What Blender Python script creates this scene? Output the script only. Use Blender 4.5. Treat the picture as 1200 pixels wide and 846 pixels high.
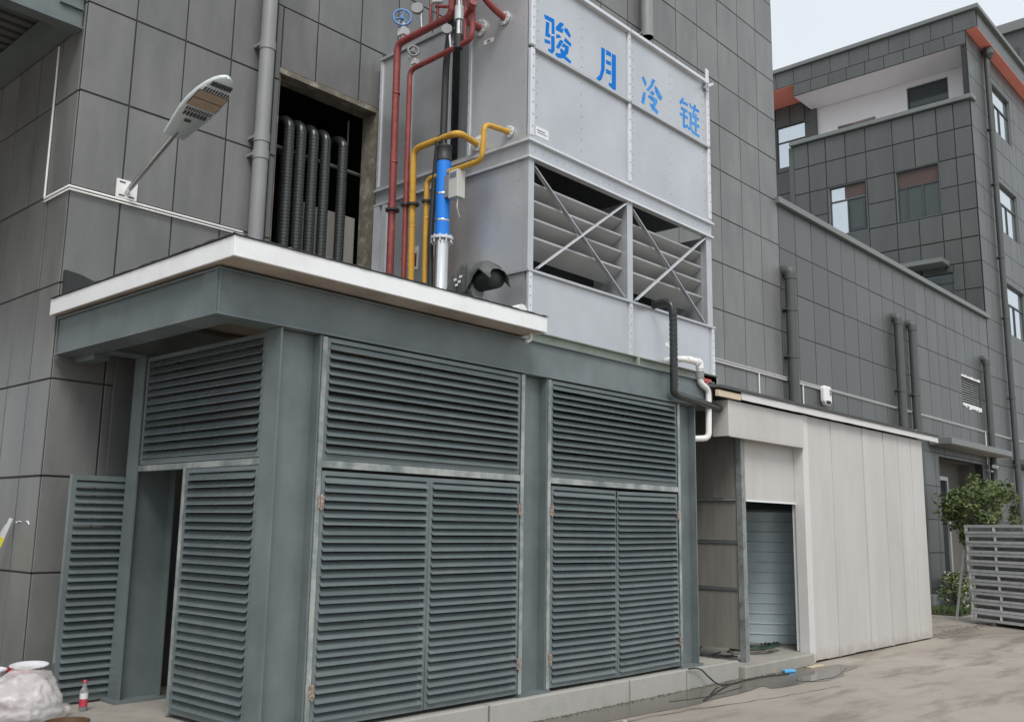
import bpy, bmesh, math, random
from mathutils import Vector, Matrix, noise
random.seed(7)
S = bpy.context.scene
COL = S.collection
R = math.radians
for o in list(bpy.data.objects): bpy.data.objects.remove(o)

# ------------------------------------------------------------------ camera
F_PX, YAW, PITCH, ROLL, HCAM = 1118.147, R(42.3933), R(9.9544), R(0.8737), 1.75
fw = Vector((math.cos(YAW)*math.cos(PITCH), math.sin(YAW)*math.cos(PITCH), math.sin(PITCH)))
rt = Vector((math.sin(YAW), -math.cos(YAW), 0)); up = rt.cross(fw)
r2 = rt*math.cos(ROLL)+up*math.sin(ROLL); u2 = up*math.cos(ROLL)-rt*math.sin(ROLL)
cd = bpy.data.cameras.new('camera'); cam = bpy.data.objects.new('camera', cd); COL.objects.link(cam)
m = Matrix.Identity(4)
for i in range(3):
    m[i][0] = r2[i]; m[i][1] = u2[i]; m[i][2] = -fw[i]
m[2][3] = HCAM
cam.matrix_world = m
cd.sensor_width = 36; cd.lens = F_PX/1200*36; cd.clip_start = .05; cd.clip_end = 1500
S.camera = cam

# ------------------------------------------------------------------ world, sun, exposure
SUN_EL, SUN_AZ = R(52), R(232)          # azimuth measured from +X towards +Y
W = bpy.data.worlds.new('World'); S.world = W; W.use_nodes = True
nt = W.node_tree; nt.nodes.clear()
wo = nt.nodes.new('ShaderNodeOutputWorld'); bg = nt.nodes.new('ShaderNodeBackground')
sk = nt.nodes.new('ShaderNodeTexSky'); sk.sky_type = 'NISHITA'; sk.sun_disc = False
sk.sun_elevation = SUN_EL; sk.sun_rotation = R(90)-SUN_AZ
sk.air_density = 1.0; sk.dust_density = 6.0; sk.ozone_density = 1.0
hs = nt.nodes.new('ShaderNodeHueSaturation'); hs.inputs['Saturation'].default_value = .16
mx = nt.nodes.new('ShaderNodeMix'); mx.data_type = 'RGBA'; mx.inputs[0].default_value = .80
mx.inputs[7].default_value = (6.3, 6.85, 7.5, 1)      # even overcast layer
tcw = nt.nodes.new('ShaderNodeTexCoord'); cn = nt.nodes.new('ShaderNodeTexNoise'); cn.inputs['Scale'].default_value = 2.6; cn.inputs['Detail'].default_value = 5
cr_ = nt.nodes.new('ShaderNodeMix'); cr_.data_type = 'RGBA'; cr_.inputs[6].default_value = (6.0, 6.5, 7.15, 1); cr_.inputs[7].default_value = (7.3, 7.8, 8.3, 1)
nt.links.new(tcw.outputs['Generated'], cn.inputs['Vector']); nt.links.new(cn.outputs['Fac'], cr_.inputs[0]); nt.links.new(cr_.outputs[2], mx.inputs[7])
nt.links.new(sk.outputs[0], hs.inputs['Color']); nt.links.new(hs.outputs[0], mx.inputs[6])
nt.links.new(mx.outputs[2], bg.inputs['Color']); bg.inputs['Strength'].default_value = .1
nt.links.new(bg.outputs[0], wo.inputs['Surface'])
sl = bpy.data.lights.new('sun', 'SUN'); sl.energy = 1.5; sl.angle = R(24); sl.color = (1, .965, .91)
sun = bpy.data.objects.new('sun', sl); COL.objects.link(sun)
sd = Vector((math.cos(SUN_EL)*math.cos(SUN_AZ), math.cos(SUN_EL)*math.sin(SUN_AZ), math.sin(SUN_EL)))
sun.rotation_euler = sd.to_track_quat('Z', 'Y').to_euler(); sun.location = sd*40
S.view_settings.view_transform = 'Standard'; S.view_settings.look = 'None'
S.view_settings.gamma = 1; S.view_settings.use_curve_mapping = False
S.view_settings.exposure = 0.45
S.render.engine = 'CYCLES'
S.cycles.max_bounces = 8

# ------------------------------------------------------------------ materials
MATS = {}
def M(name, col, rough=.5, metal=0., var=.1, vs=2.5, st=(1, 1, 1), bump=0., bs=40., rand=0., col2=None,
      thr=.55, soft=.12, c2s=4., spec=.5, trans=0., c2st=(1, 1, 1), emit=None, splash=None):
    mt = bpy.data.materials.new(name); mt.use_nodes = True
    n = mt.node_tree; N = n.nodes; L = n.links
    b = N['Principled BSDF']
    b.inputs['Metallic'].default_value = metal; b.inputs['Specular IOR Level'].default_value = spec
    geo = N.new('ShaderNodeNewGeometry')
    def mapped(st_):
        mp = N.new('ShaderNodeMapping'); mp.inputs['Scale'].default_value = st_
        L.new(geo.outputs['Position'], mp.inputs['Vector']); return mp.outputs[0]
    nz = N.new('ShaderNodeTexNoise'); nz.inputs['Scale'].default_value = vs; nz.inputs['Detail'].default_value = 6
    nz.inputs['Roughness'].default_value = .6
    L.new(mapped(st), nz.inputs['Vector'])
    mr = N.new('ShaderNodeMapRange'); mr.inputs[1].default_value = .25; mr.inputs[2].default_value = .75
    mr.inputs[3].default_value = 1-var; mr.inputs[4].default_value = 1+var
    L.new(nz.outputs['Fac'], mr.inputs[0])
    val = mr.outputs[0]
    if rand:
        oi = N.new('ShaderNodeObjectInfo'); m2 = N.new('ShaderNodeMapRange')
        m2.inputs[3].default_value = 1-rand; m2.inputs[4].default_value = 1+rand
        L.new(oi.outputs['Random'], m2.inputs[0])
        mu = N.new('ShaderNodeMath'); mu.operation = 'MULTIPLY'
        L.new(val, mu.inputs[0]); L.new(m2.outputs[0], mu.inputs[1]); val = mu.outputs[0]
    base = N.new('ShaderNodeRGB'); base.outputs[0].default_value = (*col, 1); c = base.outputs[0]
    if col2:
        n2 = N.new('ShaderNodeTexNoise'); n2.inputs['Scale'].default_value = c2s; n2.inputs['Detail'].default_value = 8
        n2.inputs['Roughness'].default_value = .65; L.new(mapped(c2st), n2.inputs['Vector'])
        m3 = N.new('ShaderNodeMapRange'); m3.inputs[1].default_value = thr-soft; m3.inputs[2].default_value = thr+soft
        L.new(n2.outputs['Fac'], m3.inputs[0])
        mm = N.new('ShaderNodeMix'); mm.data_type = 'RGBA'; mm.inputs[7].default_value = (*col2, 1)
        L.new(m3.outputs[0], mm.inputs[0]); L.new(c, mm.inputs[6]); c = mm.outputs[2]
    if splash:
        sp = N.new('ShaderNodeSeparateXYZ'); L.new(geo.outputs['Position'], sp.inputs[0])
        ns = N.new('ShaderNodeTexNoise'); ns.inputs['Scale'].default_value = 7; ns.inputs['Detail'].default_value = 8; ns.inputs['Roughness'].default_value = .7
        L.new(geo.outputs['Position'], ns.inputs['Vector'])
        ma = N.new('ShaderNodeMath'); ma.operation = 'MULTIPLY_ADD'; ma.inputs[1].default_value = -splash[1]; L.new(ns.outputs['Fac'], ma.inputs[0]); L.new(sp.outputs[2], ma.inputs[2])
        ms = N.new('ShaderNodeMapRange'); ms.inputs[1].default_value = -splash[1]*.62; ms.inputs[2].default_value = -splash[1]*.15; ms.inputs[3].default_value = .75; ms.inputs[4].default_value = 0
        L.new(ma.outputs[0], ms.inputs[0])
        m5 = N.new('ShaderNodeMix'); m5.data_type = 'RGBA'; m5.inputs[7].default_value = (*splash[0], 1)
        L.new(ms.outputs[0], m5.inputs[0]); L.new(c, m5.inputs[6]); c = m5.outputs[2]
    vm = N.new('ShaderNodeVectorMath'); vm.operation = 'SCALE'
    L.new(c, vm.inputs[0]); L.new(val, vm.inputs['Scale'])
    L.new(vm.outputs[0], b.inputs['Base Color'])
    r_ = N.new('ShaderNodeMapRange'); r_.inputs[1].default_value = .3; r_.inputs[2].default_value = .7
    r_.inputs[3].default_value = max(.02, rough*.85); r_.inputs[4].default_value = min(1, rough*1.15)
    L.new(nz.outputs['Fac'], r_.inputs[0]); L.new(r_.outputs[0], b.inputs['Roughness'])
    if bump:
        nb = N.new('ShaderNodeTexNoise'); nb.inputs['Scale'].default_value = bs; nb.inputs['Detail'].default_value = 4
        L.new(mapped(st), nb.inputs['Vector'])
        bp = N.new('ShaderNodeBump'); bp.inputs['Strength'].default_value = bump; bp.inputs['Distance'].default_value = .01
        L.new(nb.outputs['Fac'], bp.inputs['Height']); L.new(bp.outputs[0], b.inputs['Normal'])
    if trans: b.inputs['Transmission Weight'].default_value = trans
    if emit: b.inputs['Emission Color'].default_value = (*emit[0], 1); b.inputs['Emission Strength'].default_value = emit[1]
    MATS[name] = mt
    return mt
tile_m  = M('grey_tile', (.143, .145, .143), .36, var=.12, vs=2.2, st=(1.6, 1.6, .25), bump=.06, bs=60, rand=.07,
            col2=(.188, .188, .183), thr=.54, soft=.14, c2s=1.5, c2st=(1.4, 1.4, .5))
tile_r  = M('grey_green_tile', (.084, .090, .087), .40, var=.14, vs=1.4, st=(1.6, 1.6, .25), rand=.10)
joint_m = M('tile_joint', (.035, .035, .035), .9)
paint   = M('green_grey_paint', (.112, .137, .139), .38, var=.14, vs=2.2, st=(1, 1, .5), bump=.05, bs=25,
            col2=(.165, .192, .198), thr=.55, soft=.16, c2s=1.6)
slat_m  = M('louvre_paint', (.122, .147, .152), .28, spec=.7, var=.06, vs=2.5, rand=.12, col2=(.15, .168, .168), thr=.60, soft=.12, c2s=3.5)
scrape  = M('scraped_primer', (.15, .18, .178), .5, var=.15, vs=7, col2=(.36, .38, .365), thr=.50, soft=.12, c2s=5, c2st=(.8, .8, .8))
white_p = M('white_fascia', (.80, .81, .82), .55, var=.04, vs=1.5, col2=(.70, .70, .69), thr=.62, soft=.15, c2s=3)
soffit_m= M('stained_soffit', (.40, .34, .285), .8, var=.15, vs=2, col2=(.26, .21, .17), thr=.6, soft=.15, c2s=2.2, bump=.2, bs=30)
felt    = M('roof_felt', (.035, .037, .038), .85, var=.2)
zinc    = M('zinc_panel', (.49, .505, .52), .34, .55, var=.11, vs=1.1, st=(1, 1, .6), bump=.02, bs=8, rand=.05, col2=(.56, .58, .60), thr=.55, soft=.2, c2s=1.0)
zinc_d  = M('zinc_trim', (.48, .50, .52), .34, .45, var=.10, vs=4)
zinc_l  = M('zinc_bright', (.66, .68, .71), .32, .35, var=.08, vs=5)
blade_m = M('louvre_blade', (.37, .375, .375), .45, .15, var=.10, vs=2, rand=.05)
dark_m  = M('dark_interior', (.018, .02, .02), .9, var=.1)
rivet_m = M('rivet', (.32, .35, .38), .4, .5)
blue_l  = M('blue_lettering', (.0, .165, .58), .85, spec=.2, var=.05)
blue_s  = M('sprayed_blue_lettering', (.01, .20, .60), .85, spec=.2, var=.10, vs=7, col2=(.13, .36, .68), thr=.55, soft=.2, c2s=7)
label_m = M('sticker', (.72, .73, .74), .5, var=.04)
ink_m   = M('printed_ink', (.16, .17, .22), .6)
red_m   = M('red_oxide_pipe', (.235, .045, .042), .42, var=.2, vs=6, col2=(.30, .09, .075), thr=.6, soft=.1, c2s=9)
yel_m   = M('yellow_pipe', (.56, .31, .035), .42, var=.14, vs=6, col2=(.42, .24, .05), thr=.6, soft=.1, c2s=9)
bluec   = M('blue_casing', (.01, .20, .72), .35, var=.05)
steel_m = M('stainless', (.72, .72, .72), .16, .95, var=.05)
black_m = M('black_rubber', (.025, .026, .028), .55, var=.15, vs=8)
hose_m  = M('black_insulation', (.022, .026, .024), .30, var=.2, vs=6, bump=.3, bs=30)
pvc     = M('white_pvc', (.80, .80, .78), .35, var=.03)
grey_e  = M('grey_fitting', (.22, .225, .23), .5)
lamp_m  = M('lamp_housing', (.60, .65, .66), .38, .1, var=.05)
lamp_d  = M('lamp_slot', (.06, .065, .065), .6)
lens_m  = M('lamp_lens', (.48, .36, .27), .2, var=.1, vs=20)
galv    = M('galvanised', (.66, .68, .69), .40, .25, var=.15, vs=6, rand=.05)
galv_d  = M('weathered_angle', (.26, .285, .28), .5, .3, var=.25, vs=5, col2=(.16, .15, .13), thr=.6, soft=.1, c2s=8)
dpipe   = M('grey_downpipe', (.245, .25, .25), .42, var=.08, vs=4)
dpipe_d = M('dark_downpipe', (.075, .083, .080), .5, var=.12, vs=3)
shed_m  = M('shed_panel', (.505, .49, .468), .55, var=.05, vs=1.2, st=(6, 6, .3), rand=.06, bump=.06, bs=14,
            col2=(.45, .43, .40), thr=.58, soft=.2, c2s=1.4, c2st=(1, 1, .5), splash=((.30, .26, .21), .55))
shed_d  = M('soiled_board', (.20, .19, .168), .75, var=.18, vs=3, st=(5, 5, .5), rand=.05, bump=.15, bs=20)
wood_m  = M('bare_timber', (.60, .50, .36), .7, var=.1, vs=6)
tank_m  = M('tank_steel', (.60, .71, .765), .42, .1, var=.08, vs=3)
def ground_material():
    mt = bpy.data.materials.new('yard_concrete'); mt.use_nodes = True; n = mt.node_tree; N = n.nodes; L = n.links; b = N['Principled BSDF']
    geo = N.new('ShaderNodeNewGeometry')
    def nz(scale, st=(1, 1, 1), detail=8, rough=.62, rot=0.):
        mp = N.new('ShaderNodeMapping'); mp.inputs['Scale'].default_value = st; mp.inputs['Rotation'].default_value = (0, 0, rot); L.new(geo.outputs['Position'], mp.inputs[0])
        t = N.new('ShaderNodeTexNoise'); t.inputs['Scale'].default_value = scale; t.inputs['Detail'].default_value = detail; t.inputs['Roughness'].default_value = rough
        L.new(mp.outputs[0], t.inputs['Vector']); return t.outputs['Fac']
    def mr(f, a, b_, c, d):
        m_ = N.new('ShaderNodeMapRange'); m_.inputs[1].default_value = a; m_.inputs[2].default_value = b_; m_.inputs[3].default_value = c; m_.inputs[4].default_value = d
        L.new(f, m_.inputs[0]); return m_.outputs[0]
    def mix(f, c0, c1):
        m_ = N.new('ShaderNodeMix'); m_.data_type = 'RGBA'; L.new(f, m_.inputs[0])
        for i, c in ((6, c0), (7, c1)):
            if isinstance(c, tuple): m_.inputs[i].default_value = (*c, 1)
            else: L.new(c, m_.inputs[i])
        return m_.outputs[2]
    c = mix(mr(nz(.5), .35, .65, 0, 1), (.285, .250, .212), (.35, .312, .268))
    c = mix(mr(nz(.9, (.55, 2.2, 1), rot=.5), .50, .62, 0, .8), c, (.175, .148, .118))
    c = mix(mr(nz(2.6, (.8, 1.6, 1), 10, .72, rot=.35), .54, .66, 0, .6), c, (.25, .22, .185))
    c = mix(mr(nz(11, detail=10, rough=.75), .58, .68, 0, .55), c, (.20, .175, .145))
    c = mix(mr(nz(70, detail=3), .60, .72, 0, .5), c, (.17, .15, .13))
    c = mix(mr(nz(55, (1.1, 1, 1), 3), .63, .72, 0, .5), c, (.55, .51, .46))
    L.new(c, b.inputs['Base Color']); L.new(mr(nz(1.4), .35, .65, .55, .85), b.inputs['Roughness'])
    bp = N.new('ShaderNodeBump'); bp.inputs['Strength'].default_value = .35; bp.inputs['Distance'].default_value = .006; L.new(nz(45, detail=8, rough=.75), bp.inputs['Height']); L.new(bp.outputs[0], b.inputs['Normal'])
    return mt
conc    = ground_material()
slab_m  = M('slab_concrete', (.33, .31, .275), .8, var=.12, vs=2, bump=.25, bs=50, col2=(.25, .24, .215), thr=.58, soft=.12, c2s=2.1)
kerb_m  = M('kerb_concrete', (.37, .36, .335), .8, var=.12, vs=3, bump=.3, bs=50, col2=(.28, .275, .25), thr=.58, soft=.12, c2s=3, rand=.05)
mortar  = M('kerb_mortar', (.16, .155, .145), .9)
moss_m  = M('gritty_moss', (.085, .082, .055), .95, var=.4, vs=12)
water_m = M('puddle_water', (.075, .068, .055), .035, var=.1)
wet_m   = M('wet_concrete', (.130, .116, .097), .24, var=.15, vs=2)
wallw   = M('white_render', (.78, .76, .77), .8, var=.03)
coral   = M('coral_render', (.95, .32, .25), .7, var=.05)
cop_m   = M('coping', (.17, .182, .178), .5, var=.08)
glass_m = M('window_glass', (.62, .67, .70), .05, .92, var=.03)
glassd  = M('dark_glass', (.06, .075, .075), .08, .3, var=.05)
frame_m = M('window_frame', (.05, .058, .06), .45)
brown_m = M('brown_blind', (.085, .052, .045), .6, var=.15)
leaf_m  = M('leaf', (.075, .115, .040), .5, var=.4, vs=7, col2=(.17, .20, .06), thr=.55, soft=.1, c2s=6)
grass_m = M('grass_blades', (.065, .10, .03), .6, var=.3, vs=5)
bark_m  = M('bark', (.12, .10, .08), .9)
flower  = M('pale_flower', (.72, .74, .68), .6)
coil_m  = M('green_hose', (.022, .045, .030), .45)
bag_m   = M('plastic_film', (.86, .83, .83), .16, var=.06, vs=9)
pail_m  = M('white_pail', (.70, .71, .73), .4)
pailr   = M('red_pail', (.45, .035, .05), .4)
brownp  = M('brown_plastic', (.10, .06, .035), .4)
clear_m = M('clear_plastic', (.86, .88, .88), .08, trans=.85)
drink   = M('red_label', (.55, .05, .09), .4)
yrod    = M('yellow_fibreglass', (.62, .58, .03), .4, var=.08)
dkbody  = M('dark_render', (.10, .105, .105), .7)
debris  = M('rusty_debris', (.11, .085, .085), .8)
litter  = M('blue_litter', (.10, .42, .72), .5)
rag_m   = M('grey_tarp', (.095, .098, .098), .6, var=.25, vs=6)
copper  = M('hinge_metal', (.26, .19, .15), .45, .3, var=.5, vs=60, col2=(.42, .36, .32), thr=.52, soft=.08, c2s=50)

# ------------------------------------------------------------------ mesh helpers
ORG = {}
def rrect(p0, p1): return p0, p1
class MB:
    def __init__(s): s.v = []; s.f = []; s.sm = []; s.mi = []
    def add(s, vs, fs, smooth=False, mi=0):
        o = len(s.v); s.v += [Vector(p) for p in vs]
        for f in fs: s.f.append([i+o for i in f]); s.sm.append(smooth); s.mi.append(mi)
        return s
    def box(s, x0, x1, y0, y1, z0, z1, mi=0):
        vs = [(x, y, z) for x in (x0, x1) for y in (y0, y1) for z in (z0, z1)]
        return s.add(vs, [(0,1,3,2),(4,6,7,5),(0,4,5,1),(2,3,7,6),(0,2,6,4),(1,5,7,3)], mi=mi)
    def bar(s, a, b, w, h, upv=(0,0,1), mi=0):
        a, b = Vector(a), Vector(b); d = (b-a).normalized(); u = Vector(upv)
        sd_ = d.cross(u)
        if sd_.length < 1e-4: sd_ = d.cross(Vector((1,0,0)))
        sd_.normalize(); u = sd_.cross(d).normalized(); vs = []
        for p in (a, b):
            for i, j in ((-1,-1),(1,-1),(1,1),(-1,1)): vs.append(p+sd_*w/2*i+u*h/2*j)
        return s.add(vs, [(0,1,2,3),(7,6,5,4),(0,4,5,1),(1,5,6,2),(2,6,7,3),(3,7,4,0)], mi=mi)
    def tube(s, pts, r, n=12, bend=0., bseg=5, radii=None, caps=True, mi=0):
        pts = [Vector(p) for p in pts]
        if bend:
            q = [pts[0]]
            for i in range(1, len(pts)-1):
                a, b, c = pts[i-1], pts[i], pts[i+1]
                d0 = (a-b); d1 = (c-b); k = min(bend, d0.length*.49, d1.length*.49)
                p0 = b+d0.normalized()*k; p1 = b+d1.normalized()*k
                for t in range(bseg+1):
                    t /= bseg; q.append(p0*(1-t)**2+b*2*t*(1-t)+p1*t*t)
            q.append(pts[-1]); pts = q
        rings = []; prev = None
        for i, p in enumerate(pts):
            d = (pts[min(i+1, len(pts)-1)]-pts[max(i-1, 0)]).normalized()
            if prev is None:
                a = Vector((0,0,1)) if abs(d.z) < .9 else Vector((1,0,0)); u = d.cross(a).normalized()
            else:
                u = (prev-d*prev.dot(d)).normalized()
            prev = u; w = d.cross(u); rr = radii[i] if radii else r
            rings.append([p+(u*math.cos(2*math.pi*k/n)+w*math.sin(2*math.pi*k/n))*rr for k in range(n)])
        vs = [p for g in rings for p in g]; fs = []
        for i in range(len(rings)-1):
            for k in range(n):
                fs.append((i*n+k, i*n+(k+1)%n, (i+1)*n+(k+1)%n, (i+1)*n+k))
        s.add(vs, fs, True, mi)
        if caps:
            e = len(rings)-1
            s.add(rings[0], [tuple(range(n))[::-1]], False, mi); s.add(rings[e], [tuple(range(n))], False, mi)
        return s
    def lathe(s, prof, c, axis=(0,0,1), n=20, smooth=True, mi=0):
        c = Vector(c); d = Vector(axis).normalized()
        a = Vector((0,0,1)) if abs(d.z) < .9 else Vector((1,0,0)); u = d.cross(a).normalized(); w = d.cross(u)
        vs = [c+d*h+(u*math.cos(2*math.pi*k/n)+w*math.sin(2*math.pi*k/n))*r for r, h in prof for k in range(n)]
        fs = [(i*n+k, i*n+(k+1)%n, (i+1)*n+(k+1)%n, (i+1)*n+k) for i in range(len(prof)-1) for k in range(n)]
        s.add(vs, fs, smooth, mi)
        for i in (0, len(prof)-1):
            if prof[i][0] > 1e-4: s.add(vs[i*n:(i+1)*n], [tuple(range(n))], False, mi)
        return s
    def prism(s, poly, off, mi=0):
        off = Vector(off); n = len(poly); vs = [Vector(p) for p in poly]+[Vector(p)+off for p in poly]
        fs = [tuple(range(n))[::-1], tuple(range(n, 2*n))]+[(i, (i+1) % n, n+(i+1) % n, n+i) for i in range(n)]
        return s.add(vs, fs, mi=mi)
    def mesh(s, name, mats, org=(0,0,0)):
        org = Vector(org); me = bpy.data.meshes.new(name)
        me.from_pydata([tuple(p-org) for p in s.v], [], s.f)
        for p, f, i in zip(me.polygons, s.sm, s.mi): p.use_smooth = f; p.material_index = i
        for mt in (mats if isinstance(mats, (list, tuple)) else [mats]): me.materials.append(mt)
        bm = bmesh.new(); bm.from_mesh(me); bmesh.ops.recalc_face_normals(bm, faces=bm.faces); bm.to_mesh(me); bm.free()
        return me
    def build(s, name, mats, parent=None, org=None, bevel=0.):
        po = ORG[parent.name] if parent else Vector((0,0,0))
        if org is None: org = po
        if org is None or (parent is None and org == Vector((0,0,0)) and s.v):
            xs = [p.x for p in s.v]; ys = [p.y for p in s.v]; zs = [p.z for p in s.v]
            org = Vector(((min(xs)+max(xs))/2, (min(ys)+max(ys))/2, min(zs)))
        org = Vector(org)
        o = bpy.data.objects.new(name, s.mesh(name, mats, org)); COL.objects.link(o)
        if parent: o.parent = parent
        o.location = org-po; ORG[o.name] = org
        if bevel:
            b = o.modifiers.new('bevel', 'BEVEL'); b.width = bevel; b.segments = 2; b.limit_method = 'ANGLE'; b.angle_limit = R(40)
        return o
def put(name, me, loc, parent=None, rot=(0,0,0)):
    po = ORG[parent.name] if parent else Vector((0,0,0))
    o = bpy.data.objects.new(name, me); COL.objects.link(o); o.parent = parent
    o.location = Vector(loc)-po; o.rotation_euler = rot; ORG[o.name] = Vector(loc); return o
def tag(o, label, cat, group=None):
    o['label'] = label; o['category'] = cat
    if group: o['group'] = group
    return o
def thing(name, loc, label, cat, group=None):
    o = bpy.data.objects.new(name, None); COL.objects.link(o); o.location = loc; o.empty_display_size = .2
    ORG[o.name] = Vector(loc); return tag(o, label, cat, group)
def struct(o, label=None): 
    o['kind'] = 'structure'
    if label: o['label'] = label
    return o
def proj(p):
    d = Vector(p)-Vector((0,0,HCAM)); q = d.dot(fw)
    if q < .1: return None
    return 600+F_PX*d.dot(r2)/q, 423-F_PX*d.dot(u2)/q
def subrect(r, holes):
    rs = [r]
    for h in holes:
        out = []
        for (a, b, c, d) in rs:
            x0, x1, z0, z1 = max(a, h[0]), min(b, h[1]), max(c, h[2]), min(d, h[3])
            if x1 <= x0+1e-6 or z1 <= z0+1e-6: out.append((a, b, c, d)); continue
            if x0 > a: out.append((a, x0, c, d))
            if x1 < b: out.append((x1, b, c, d))
            if z0 > c: out.append((x0, x1, c, z0))
            if z1 < d: out.append((x0, x1, z1, d))
        rs = out
    return rs
TILE_ME = {}
def tile_wall(parent, axis, plane, us, vs, holes, mat, keep, inner, gap=.017, th=.012, wall=True, wname='wall'):
    """axis 'y': wall in XZ plane facing -Y; axis 'x': wall in YZ plane facing -X"""
    def bx(mb, a, b, c, d, p0, p1):
        if axis == 'y': mb.box(a, b, p0, p1, c, d)
        else: mb.box(p0, p1, a, b, c, d)
    mb = MB()
    for r in subrect((us[0]+.03, us[-1], vs[0], vs[-1]), holes): bx(mb, *r, plane+th*.6, plane+th*.6+inner)
    wobj = mb.build(wname, joint_m, parent)
    rest = MB(); cnt = 0
    for i in range(len(us)-1):
        for j in range(len(vs)-1):
            for (a, b, c, d) in subrect((us[i], us[i+1], vs[j], vs[j+1]), holes):
                a += gap/2; b -= gap/2; c += gap/2; d -= gap/2
                if b-a < .03 or d-c < .03: continue
                cu, cv = (a+b)/2, (c+d)/2
                p = (cu, plane, cv) if axis == 'y' else (plane, cu, cv)
                jit = random.uniform(-.0015, .0015)
                if keep(cu, cv) and cnt < 298:
                    k = (axis, round(b-a, 2), round(d-c, 2), mat.name)
                    w, h = k[1], k[2]
                    if k not in TILE_ME:
                        t = MB(); e = .003
                        if axis == 'y':
                            t.add([(-w/2,th,-h/2),(w/2,th,-h/2),(w/2,th,h/2),(-w/2,th,h/2),(-w/2,e,-h/2),(w/2,e,-h/2),(w/2,e,h/2),(-w/2,e,h/2),
                                   (-w/2+e,0,-h/2+e),(w/2-e,0,-h/2+e),(w/2-e,0,h/2-e),(-w/2+e,0,h/2-e)],
                                  [(0,1,5,4),(1,2,6,5),(2,3,7,6),(3,0,4,7),(4,5,9,8),(5,6,10,9),(6,7,11,10),(7,4,8,11),(8,9,10,11)])
                        else:
                            t.add([(th,-w/2,-h/2),(th,w/2,-h/2),(th,w/2,h/2),(th,-w/2,h/2),(e,-w/2,-h/2),(e,w/2,-h/2),(e,w/2,h/2),(e,-w/2,h/2),
                                   (0,-w/2+e,-h/2+e),(0,w/2-e,-h/2+e),(0,w/2-e,h/2-e),(0,-w/2+e,h/2-e)],
                                  [(0,1,5,4),(1,2,6,5),(2,3,7,6),(3,0,4,7),(4,5,9,8),(5,6,10,9),(6,7,11,10),(7,4,8,11),(8,9,10,11)])
                        TILE_ME[k] = t.mesh('tile', mat)
                    q = Vector(p)
                    if axis == 'y': q.y += jit
                    else: q.x += jit
                    put('tile', TILE_ME[k], q, wobj, (random.gauss(0, .0016), 0, random.gauss(0, .0016)) if axis == 'y' else (0, random.gauss(0, .0016), random.gauss(0, .0016))); cnt += 1
                else:
                    bx(rest, a, b, c, d, plane, plane+th)
    if rest.v:
        o = rest.build('tile_field', mat, wobj); o['kind'] = 'stuff'
    return wobj
def inframe(p, mg=25):
    q = proj(p); return q is not None and -mg < q[0] < 1200+mg and -mg < q[1] < 846+mg
def frange(a, b, st):
    n = max(1, round((b-a)/st)); return [a+(b-a)*i/n for i in range(n+1)]

# ------------------------------------------------------------------ ground and slabs
g = MB().add([(-300,-300,0),(400,-300,0),(400,400,0),(-300,400,0)], [(0,1,2,3)]).build('ground', conc); struct(g)
YF, YW = 6.14, 8.95
b = MB().box(1.2, 10.72, 6.115, 8.94, -.05, .215)
slab = struct(b.build('concrete_slab', slab_m))
kj = [1.2, 2.9, 4.6, 6.4, 8.52, 9.62, 10.80]
for i in range(len(kj)-1):
    x0, x1 = kj[i]+.012, kj[i+1]-.012
    MB().box(x0, x1, 6.04+random.uniform(0, .012), 6.113, -.03, .222+random.uniform(-.008, .004)).build('kerb_block', kerb_m, slab, bevel=.012)
MB().box(1.2, 10.79, 6.062, 6.114, -.03, .205).build('mortar_bed', mortar, slab)
s2 = struct(MB().box(10.83, 12.72, 5.97, 8.9, -.05, .15).build('tank_slab', slab_m, bevel=.02))
s3 = struct(MB().box(12.73, 17.4, 6.2, 8.9, -.05, .146).build('shed_floor', slab_m))
# gritty dirt line at foot of kerb: small stones
dm = MB()
for i in range(900):
    x = random.uniform(3.0, 12.6); yy = 6.035 if x < 10.8 else 5.965
    r = random.uniform(.004, .013); c = Vector((x, yy-abs(random.gauss(0, .035)), r*.4))
    vs = [c+Vector((math.cos(t)*r*random.uniform(.7, 1.3), math.sin(t)*r*random.uniform(.7, 1.3), 0)) for t in (0, 1.6, 3.1, 4.7)]
    dm.add(vs+[c+Vector((0, 0, r))], [(0,1,4),(1,2,4),(2,3,4),(3,0,4)])
d = dm.build('kerb_grit', moss_m); d['kind'] = 'stuff'; d['label'] = 'dark grit and moss along the foot of the concrete kerb'
def blob(name, cx, cy, rx, ry, z, mat, rot=0., n=160, amp=.3, seed=0., sharp=1.5):
    vs = []
    for k in range(n):
        t = 2*math.pi*k/n; rr = 1+amp*noise.noise(Vector((math.cos(t)*sharp+seed, math.sin(t)*sharp, seed)))+amp*.3*noise.noise(Vector((math.cos(t)*4, math.sin(t)*4, seed)))
        x, y = math.cos(t)*rx*rr, math.sin(t)*ry*rr
        vs.append((cx+x*math.cos(rot)-y*math.sin(rot), cy+x*math.sin(rot)+y*math.cos(rot), z))
    return MB().add(vs, [tuple(range(n))]).build(name, mat)
struct(blob('wet_concrete', 9.0, 5.86, 2.5, .34, .004, wet_m, rot=.02, seed=3.1, amp=.35))
struct(blob('damp_patch', 11.6, 5.62, 1.25, .34, .005, wet_m, rot=.02, seed=8.1, amp=.4))
struct(blob('puddle', 11.9, 5.50, .75, .17, .009, water_m, rot=.06, seed=5.2, amp=.3))
struct(blob('puddle', 9.6, 5.78, .7, .13, .009, water_m, rot=.02, seed=1.2, amp=.35))

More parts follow.
